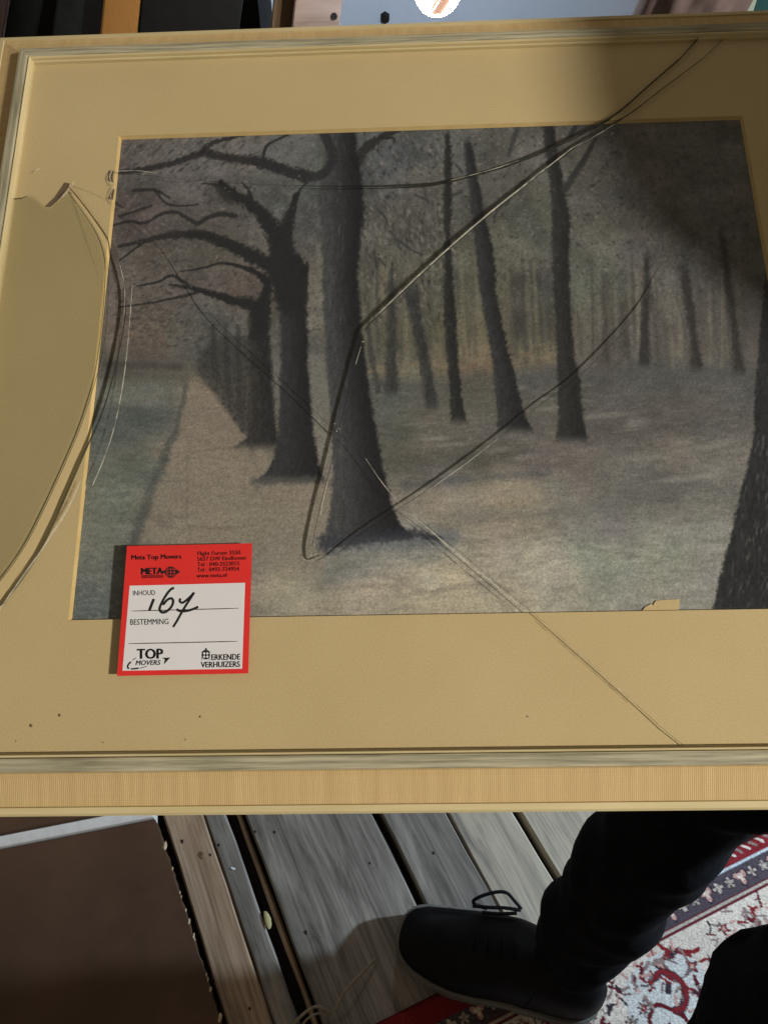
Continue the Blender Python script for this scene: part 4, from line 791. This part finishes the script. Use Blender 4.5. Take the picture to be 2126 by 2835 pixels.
# ------------------------------------------------------------------ mover's label stuck on the glass
LZ = 0.0042
cor = [loc(x, y, LZ) for x, y in [(354.4, 1512), (700, 1505), (686, 1863), (326.6, 1873)]]
lu = (cor[1] - cor[0] + cor[2] - cor[3]) / 2; lv = (cor[3] - cor[0] + cor[2] - cor[1]) / 2; LW, LH = np.linalg.norm(lu), np.linalg.norm(lv)
lc = sum(cor) / 4; lang = math.atan2(lu[1], lu[0])
label = empty('moving_label'); tag(label, 'red bordered moving label with handwritten number 167 stuck on the cracked glass', 'label')
label.matrix_world = picture.matrix_world @ Matrix.Translation(Vector(lc)) @ Matrix.Rotation(lang, 4, 'Z')
def LBp(x, y):                               # close-up sketch coordinates -> label axes
    a = 0.5; b_ = 0.5
    for _ in range(6):
        b_ = (y - (127 - 27 * a)) / (1425 - 13 * a); l = 215 - 110 * b_; r = 1580 - 55 * b_; a = (x - l) / (r - l)
    return np.array([(a - 0.5) * LW, (0.5 - b_) * LH])
def lpoly(name, pts, z, mt, parent=None, thick=0.00003):
    q = [LBp(*p) for p in pts]; bm = bmesh.new(); prism(bm, [(*p, z - thick) for p in q], [(*p, z) for p in q]); return bmobj(name, bm, mt, parent or label)
bm = bmesh.new(); n = 14
vv = [[bm.verts.new((LW * (i / n - 0.5), LH * (j - 0.5), 0.0012 * (1 - i / n) ** 2.0)) for j in (0, 1)] for i in range(n + 1)]
paper_curl = lambda x: 0.0012 * max(0, (0.5 - x / LW)) ** 2.0
for p, q in zip(vv[:-1], vv[1:]): bm.faces.new((p[0], q[0], q[1], p[1]))
pap = bmobj('paper', bm, M['red'], label); so = pap.modifiers.new('thick', 'SOLIDIFY'); so.thickness = 0.0002; so.offset = -1
def drape(o, dz):                            # lay a flat piece on the slightly curling paper
    for v in o.data.vertices: v.co.z += paper_curl(v.co.x) + dz
def lflat(name, pts, dz, mt, n=10):
    """a quad strip between two edges so that it can follow the paper"""
    tl, tr, br, bl = [LBp(*p) for p in pts]; v = []; f = []
    for i in range(n + 1):
        t = i / n; v += [(*(tl + (tr - tl) * t), 0), (*(bl + (br - bl) * t), 0)]
    f = [(2 * i, 2 * i + 1, 2 * i + 3, 2 * i + 2) for i in range(n)]
    o = pymesh(name, v, f, mt, label); drape(o, dz); return o
lflat('white_field', [(243, 577), (1500, 543), (1460, 1465), (165, 1497)], 0.00008, M['white'])
def lstroke(name, pts, w, dz=0.00016, sp=True):
    q = spline(pts, 6) if sp and len(pts) > 2 else [np.array(p, float) for p in pts]; s = LW / 1390.0; P = [LBp(*p) for p in q]; v = []; f = []
    for i, p in enumerate(P):
        d = P[min(i + 1, len(P) - 1)] - P[max(i - 1, 0)]; d = d / max(np.linalg.norm(d), 1e-9); nn = np.array([-d[1], d[0]]) * w * s / 2 * (1 if 0 < i < len(P) - 1 else 0.6)
        v += [(*(p + nn), 0), (*(p - nn), 0)]
    f = [(2 * i, 2 * i + 1, 2 * i + 3, 2 * i + 2) for i in range(len(P) - 1)]
    o = pymesh(name, v, f, M['ink'], label); drape(o, dz); return o
for pts in ([(262, 857), (1428, 823)], [(232, 1210), (1410, 1178)]): lstroke('ruled_line', [(pts[0][0] + (pts[1][0] - pts[0][0]) * t, pts[0][1] + (pts[1][1] - pts[0][1]) * t) for t in np.linspace(0, 1, 9)], 9, 0.00014, False)
lstroke('handwritten_digit', [(506, 722), (482, 785), (455, 855)], 30, 0.0002)
lstroke('handwritten_digit', [(728, 600), (690, 618), (640, 680), (595, 760), (568, 830), (590, 868), (640, 862), (695, 810), (716, 750), (695, 716), (650, 735), (605, 790)], 27, 0.0002)
lstroke('handwritten_digit', [(795, 716), (788, 748), (818, 764), (870, 728), (915, 685), (944, 652), (905, 715), (850, 800), (800, 885), (755, 965), (714, 1030)], 25, 0.00022)
lstroke('handwritten_digit', [(752, 834), (790, 856), (850, 856), (920, 838), (990, 808)], 26, 0.00024)
dep = None
def text(body, x0, x1, base, cap, bold=0.0, shear=0.0, slope=-0.024):
    cu_ = bpy.data.curves.new('t', 'FONT'); cu_.body = body; cu_.size = 1; cu_.shear = shear; cu_.resolution_u = 3
    to = bpy.data.objects.new('t', cu_); COL.objects.link(to); bpy.context.view_layer.update()
    me = bpy.data.meshes.new_from_object(to.evaluated_get(bpy.context.evaluated_depsgraph_get())); bpy.data.objects.remove(to)
    co = np.empty(len(me.vertices) * 3); me.vertices.foreach_get('co', co); co = co.reshape(-1, 3)
    mnx, mxx = co[:, 0].min(), co[:, 0].max(); hgt = 0.69
    if bold > 0:                             # heavier face: the outline struck again, slightly aside
        bm = bmesh.new(); bm.from_mesh(me)
        for dx, dy in ((1, 0), (-1, 0), (0, 0.5)):
            t2 = me.copy(); t2.transform(Matrix.Translation((dx * bold, dy * bold, 0.0))); bm.from_mesh(t2); bpy.data.meshes.remove(t2)
        bm.to_mesh(me); bm.free()
    for v in me.vertices:
        fx = (v.co.x - mnx) / (mxx - mnx); px = x0 + (x1 - x0) * fx; py = base + slope * (px - x0) - v.co.y / hgt * cap
        p = LBp(px - 0.077 * (py - base) * 0 , py); v.co = Vector((p[0], p[1], paper_curl(p[0]) + 0.00018))
    me.name = 'lettering'; return link('lettering', me, M['ink'], label)
text('Meta Top Movers', 265, 806, 284, 52, 0.035); text('META', 372, 604, 452, 72, 0.06); text('VERHUIZINGEN', 368, 608, 494, 22, 0.02)
lstroke('ruled_line', [(368, 464), (490, 461), (612, 458)], 8)
for k, (t_, xa, xb, by) in enumerate([('Flight Forum 3550', 985, 1452, 236), ('5657 DW Eindhoven', 982, 1510, 298), ('Tel : 040-2523015', 982, 1440, 360), ('Tel : 0492-724954', 978, 1436, 420), ('www.meta.nl', 970, 1300, 486)]): text(t_, xa, xb, by, 44, 0.012)
text('INHOUD', 280, 520, 686, 54, 0.008); text('BESTEMMING', 250, 665, 1008, 60, 0.008)
text('TOP', 325, 600, 1372, 104, 0.05); text('MOVERS', 308, 578, 1438, 50, 0.03, 0.25); text('ERKENDE', 1130, 1440, 1378, 60, 0.035); text('VERHUIZERS', 1015, 1436, 1456, 58, 0.035)
def disc(name, x, y, r, dz, mt, n=28):
    q = [LBp(x + r * math.cos(2 * math.pi * i / n), y + r * math.sin(2 * math.pi * i / n)) for i in range(n)]
    o = pymesh(name, [(*p, 0) for p in q], [tuple(range(n))[::-1]], mt, label); drape(o, dz); return o
disc('globe_emblem', 690, 425, 64, 0.00016, M['ink'])
for xs in (-34, 0, 34): lstroke('globe_line', [(690 + xs * .8, 372), (690 + xs * 1.25, 425), (690 + xs * .8, 478)], 5, 0.0002).data.materials[0] = M['red']
for ys in (-30, 0, 30): lstroke('globe_line', [(634, 425 + ys), (690, 425 + ys * 1.1), (746, 425 + ys)], 5, 0.0002).data.materials[0] = M['red']
def tri(pts, dz=0.00017): 
    o = pymesh('arrow_emblem', [(*LBp(*p), 0) for p in pts], [tuple(range(len(pts)))[::-1]], M['ink'], label); drape(o, dz)
tri([(740, 385), (794, 420), (745, 455)]); tri([(600, 412), (640, 405), (640, 440), (600, 432)])
tri([(588, 1358), (682, 1354), (612, 1428), (624, 1374)])
lstroke('swoosh', [(258, 1402), (228, 1432), (222, 1462), (240, 1474)], 18); lstroke('swoosh', [(256, 1478), (300, 1474), (342, 1468)], 16); lstroke('swoosh', [(348, 1470), (390, 1460), (430, 1446)], 7); lstroke('swoosh', [(272, 1388), (295, 1370), (314, 1358)], 7)
disc('crest_emblem', 1068, 1325, 46, 0.00016, M['ink'])
for dx, dy in ((-17, -17), (17, -17), (-17, 17), (17, 17)): disc('crest_gap', 1068 + dx, 1325 + dy, 13, 0.0002, M['white'], 14)
disc('crest_emblem', 1070, 1262, 11, 0.00016, M['ink'], 12); lstroke('crest_emblem', [(1028, 1330), (1026, 1380)], 11); lstroke('crest_emblem', [(1104, 1328), (1106, 1378)], 11); lstroke('crest_emblem', [(1022, 1300), (1068, 1272), (1114, 1298)], 11)

# ------------------------------------------------------------------ the person standing on the right
person = empty('person', (0.2, 0.27, 0)); tag(person, 'person in black trousers and black laced shoes standing right of the picture and holding it', 'person')
PB = Vector(person.location)
def skinmesh(name, verts, edges, mt, root=0, sub=2):
    me = bpy.data.meshes.new(name); me.from_pydata([tuple(Vector(v[:3]) - PB) for v in verts], edges, []); o = link(name, me, None, person)
    md = o.modifiers.new('skin', 'SKIN'); md.use_smooth_shade = True
    sv = me.skin_vertices[0].data
    for i, v in enumerate(verts):
        r = v[3]; sv[i].radius = (r, v[4] if len(v) > 4 else r); sv[i].use_root = (i == root)
    s = o.modifiers.new('sub', 'SUBSURF'); s.levels = s.render_levels = sub
    bpy.context.view_layer.update()
    m2 = bpy.data.meshes.new_from_object(o.evaluated_get(bpy.context.evaluated_depsgraph_get())); o.modifiers.clear(); o.data = m2; m2.name = name
    m2.materials.clear(); m2.materials.append(mt); m2.polygons.foreach_set('use_smooth', [True] * len(m2.polygons)); return o
f3 = lambda x, y, z: tuple(fl(x, y, z))
ANK = f3(1572, 2635, 0.09); SH1 = f3(1672, 2512, 0.24); SH2 = f3(1800, 2330, 0.40); KN = f3(2010, 2120, 0.52)
HIP = (0.58, 0.34, 0.90); HIPL = (0.60, 0.20, 0.90); PEL = (0.575, 0.28, 0.97)
KN2 = f3(2190, 2830, 0.50); ANK2 = (KN2[0] + 0.05, KN2[1] - 0.06, 0.09)
CH = (0.635, 0.36, 1.25); NK = (0.645, 0.44, 1.42); HD = (0.62, 0.48, 1.53)  # unseen upper body, posed to cast shade on the picture's upper right
SHR = (0.62, 0.54, 1.34); ELR = (0.56, 0.67, 1.18); WRR = (0.365, 0.60, 1.09)
SHL = (0.69, 0.20, 1.33); ELL = (0.78, 0.05, 1.10); WRL = (0.44, 0.16, 0.90)
L_ = lambda a, b, t: tuple(np.array(a[:3]) * (1 - t) + np.array(b[:3]) * t)
bodyv = [(*PEL, .12, .10), (*HIP, .08), (*KN, .055), (*ANK, .042), (*HIPL, .08), (*KN2, .055), (*ANK2, .042), (*CH, .13, .11), (*NK, .05), (*HD, .075, .085), (HD[0] - .01, HD[1], HD[2] + .09, .07),
         (*SHR, .06), (*ELR, .042), (*WRR, .028), (*SHL, .06), (*ELL, .042), (*WRL, .028)]
bodye = [(0, 1), (1, 2), (2, 3), (0, 4), (4, 5), (5, 6), (0, 7), (7, 8), (8, 9), (9, 10), (7, 11), (11, 12), (12, 13), (7, 14), (14, 15), (15, 16)]
def hand(w, to, bend, side):
    global bodyv, bodye
    w = np.array(w); to = np.array(to); side = np.array(side); i0 = {0: 13, 1: 16}[bend]
    palm = w + (to - w) * 0.45; bodyv.append((*palm, .030, .016)); p0 = len(bodyv) - 1; bodye.append((i0, p0))
    for k, (off, ln) in enumerate([(-0.03, .85), (-0.01, 1.0), (0.01, .95), (0.03, .75)]):
        prev = p0
        for s_ in (0.75, 0.95, 1.12):
            q = w + (to - w) * (0.45 + (s_ - 0.45) * ln) + side * off + np.array([0, 0, -0.02]) * max(0, s_ - 0.8) * 4; bodyv.append((*q, .009)); bodye.append((prev, len(bodyv) - 1)); prev = len(bodyv) - 1
    prev = p0
    for s_, o2 in ((0.5, -.045), (0.75, -.055)):
        q = w + (to - w) * s_ + side * o2 + np.array([0, 0, 0.012]); bodyv.append((*q, .010)); bodye.append((prev, len(bodyv) - 1)); prev = len(bodyv) - 1
rail_r = lambda v: tuple(O3 + U * (SR + 0.030) + V * v + N * 0.004)
ra, rb = np.array(rail_r(0.19)), np.array(rail_r(-0.19))
WRR = tuple(ra + np.array([0.085, 0.03, 0.05])); WRL = (0.74, -0.02, 0.88)
bodyv[13] = (*WRR, .028); bodyv[16] = (*WRL, .028)
hand(WRR, ra + np.array([-0.0, 0, 0.008]), 0, V); hand(WRL, np.array([0.68, -0.03, 0.78]), 1, np.array([0.3, 0.9, 0]))
body = skinmesh('body', bodyv, bodye, M['skin'])
tv = [(PEL[0], PEL[1], PEL[2] - .02, .135, .115), (*HIP, .098), (*L_(HIP, KN, .5), .09), (*KN, .068), (*SH2, .067), (*SH1, .066), (*ANK, .064), (*HIPL, .10), (*L_(HIPL, KN2, .5), .09), (*KN2, .078), (*L_(KN2, ANK2, .5), .074), (*ANK2, .07), (PEL[0] + .01, PEL[1] + .02, PEL[2] + .08, .125, .105)]
te = [(0, 1), (1, 2), (2, 3), (3, 4), (4, 5), (5, 6), (0, 7), (7, 8), (8, 9), (9, 10), (10, 11), (0, 12)]
tr_ = skinmesh('trousers', tv, te, M['black_cloth'], sub=3)
for v in tr_.data.vertices:                  # folds in the cloth
    z = v.co.z; a = math.atan2(v.co.y, v.co.x); k = 0.0045 * math.sin(34 * z + 3 * math.sin(2 * a) + 6 * v.co.x) + 0.0025 * math.sin(74 * z - 5 * a) + 0.002 * math.sin(120 * z + 9 * v.co.y)
    nrm = v.normal; v.co += nrm * k
jv = [(PEL[0] + .01, PEL[1] + .03, PEL[2] + .06, .14, .12), (*L_(PEL, CH, .5), .145, .12), (*CH, .15, .125), (*L_(CH, NK, .7), .075), (*SHR, .075), (*L_(SHR, ELR, .5), .062), (*ELR, .056), (*L_(ELR, WRR, .9), .042), (*SHL, .075), (*L_(SHL, ELL, .5), .062), (*ELL, .056), (*L_(ELL, WRL, .9), .042)]
je = [(0, 1), (1, 2), (2, 3), (2, 4), (4, 5), (5, 6), (6, 7), (2, 8), (8, 9), (9, 10), (10, 11)]
skinmesh('jacket', jv, je, M['black_cloth'])
bm = bmesh.new(); bmesh.ops.create_icosphere(bm, subdivisions=3, radius=1)
for v in bm.verts:
    c = v.co.copy(); fr_ = max(0, -c.x)
    v.co = Vector((HD[0] + 0.012 + c.x * .092, HD[1] + c.y * .085, HD[2] + 0.045 + c.z * .095 + (0.06 * fr_ if c.z < 0.3 else 0))) - PB
bmobj('hair', bm, M['hair'], person, True)
for nm, dx, dy, dz, sx, sy, sz, mt in [('nose', -.082, 0, 0.01, .018, .012, .02, 'skin'), ('eye', -.072, .03, .03, .008, .012, .008, 'near_black'), ('eye', -.072, -.03, .03, .008, .012, .008, 'near_black'), ('mouth', -.072, 0, -.03, .008, .024, .005, 'mauve'), ('ear', 0, .082, .01, .018, .008, .028, 'skin'), ('ear', 0, -.082, .01, .018, .008, .028, 'skin')]:
    bm = bmesh.new(); bmesh.ops.create_icosphere(bm, subdivisions=2, radius=1)
    for v in bm.verts: v.co = Vector((HD[0] + dx + v.co.x * sx, HD[1] + dy + v.co.y * sy, HD[2] + dz + v.co.z * sz)) - PB
    bmobj(nm, bm, M[mt], person, True)
# shoes
SPR = [  # s, far half width, near half width, height of the upper
 (0.0, .004, .004, .020), (0.02, .024, .021, .034), (0.06, .037, .034, .044), (0.12, .045, .043, .052), (0.2, .050, .049, .058), (0.32, .057, .053, .068), (0.45, .063, .050, .088), (0.58, .064, .044, .108), (0.72, .058, .041, .118), (0.86, .046, .038, .112), (0.95, .033, .031, .100), (1.0, .016, .016, .080)]
def shoe(toe, heel, zb):
    toe = np.array(toe); heel = np.array(heel); d = heel - toe; L = np.linalg.norm(d[:2]); d = d / L; w = np.array([-d[1], d[0], 0])
    piv = Vector((toe[0], toe[1], zb))
    def ringpts(s, l, r, h, n=18):
        out = []
        for k in range(n + 1):
            t = math.pi * k / n; c = math.cos(t); hw = l if c > 0 else r
            out.append((s * L, c * hw * (1 if math.sin(t) < .55 else (1 - 0.25 * (math.sin(t) - .55))), 0.020 + (h - 0.020) * math.sin(t) ** 0.75))
        return out
    bm = bmesh.new(); rows = []
    for s in np.linspace(0, 1, 34):
        l, r, h = [np.interp(s, [q[0] for q in SPR], [q[i] for q in SPR]) for i in (1, 2, 3)]; rows.append([bm.verts.new(p) for p in ringpts(s, l * .985, r * .985, h)])
    for p, q in zip(rows[:-1], rows[1:]):
        for k in range(len(p) - 1): bm.faces.new((p[k], q[k], q[k + 1], p[k + 1]))
    bm.faces.new(rows[0]); bm.faces.new(rows[-1][::-1])
    MW = Matrix(((d[0], w[0], 0, toe[0]), (d[1], w[1], 0, toe[1]), (0, 0, 1, zb), (0, 0, 0, 1)))
    up = bmobj('shoe', bm, M['shoe'], person, True); up.matrix_local = Matrix.Translation(-PB) @ MW
    bm = bmesh.new(); ss = np.linspace(0, 1, 40)
    def outline(g, z, spring=0.0):
        o = []
        for s in ss: o.append((s * L, np.interp(s, [q[0] for q in SPR], [q[1] for q in SPR]) + g, z(s)))
        for s in ss[::-1]: o.append((s * L, -np.interp(s, [q[0] for q in SPR], [q[2] for q in SPR]) - g, z(s)))
        return o
    z0 = lambda s: 0.010 * max(0, 0.18 - s) / 0.18 + (0.008 if 0.45 < s < 0.62 else 0.0)
    rr = [[bm.verts.new(p) for p in outline(g, zf)] for g, zf in [(0.001, z0), (0.0035, lambda s: z0(s) + .004), (0.003, lambda s: .014 + .5 * z0(s)), (0.0038, lambda s: .021 + .5 * z0(s)), (0.0025, lambda s: .026 + .5 * z0(s)), (-.001, lambda s: .026 + .5 * z0(s))]]
    n = len(rr[0])
    for p, q in zip(rr[:-1], rr[1:]):
        for k in range(n): bm.faces.new((p[k], p[(k + 1) % n], q[(k + 1) % n], q[k]))
    bm.faces.new(rr[0][::-1]); bm.faces.new(rr[-1])
    so_ = bmobj('sole', bm, M['sole'], up, True)
    for s in (0.215, 0.228, 0.66):
        l, r, h = [np.interp(s, [q[0] for q in SPR], [q[i] for q in SPR]) for i in (1, 2, 3)]; bm = bmesh.new()
        tubebm(bm, [(p[0] + 0.012 * math.sin(math.pi * k / 18), p[1], p[2] + 0.0004) for k, p in enumerate(ringpts(s, l * .99, r * .99, h))], 0.0009, 6); bmobj('seam', bm, M['shoe'], up, True)
    for s, yy in [(0.36, .018), (0.42, .02), (0.48, .02), (.54, .02)]:
        h = np.interp(s, [q[0] for q in SPR], [q[3] for q in SPR]); bm = bmesh.new()
        tubebm(bm, spline([(s * L, yy, h * .93), (s * L + .004, 0, h + .004), (s * L + .01, -yy, h * .93)], 5), 0.0022, 8); bmobj('lace', bm, M['shoe'], up, True)
    return up, L
toe = f3(1098, 2588, 0.012); heel = f3(1648, 2778, 0.012)
s1, L1 = shoe(toe, heel, 0.011)
s1['label'] = 'black laced shoe with a worn grey sole on the rug edge'
bpy.context.view_layer.update(); inv = s1.matrix_local.inverted()
def bow(pts):
    q = [inv @ (Vector(f3(x, y, z)) - PB) for x, y, z in pts]; bm = bmesh.new(); tubebm(bm, spline([tuple(p) for p in q], 7), 0.0025, 8); bmobj('lace', bm, M['shoe'], s1, True)
bow([(1345, 2515, .068), (1310, 2498, .082), (1330, 2482, .09), (1372, 2470, .094), (1402, 2472, .094), (1425, 2495, .088), (1442, 2516, .08)])
bow([(1308, 2508, .078), (1350, 2512, .082), (1400, 2514, .083), (1440, 2520, .08)])
bow([(1335, 2526, .075), (1380, 2530, .08), (1430, 2528, .08)])
shoe((ANK2[0] - 0.21, ANK2[1] + 0.02, 0), (ANK2[0] + 0.07, ANK2[1] - 0.01, 0), 0.013)
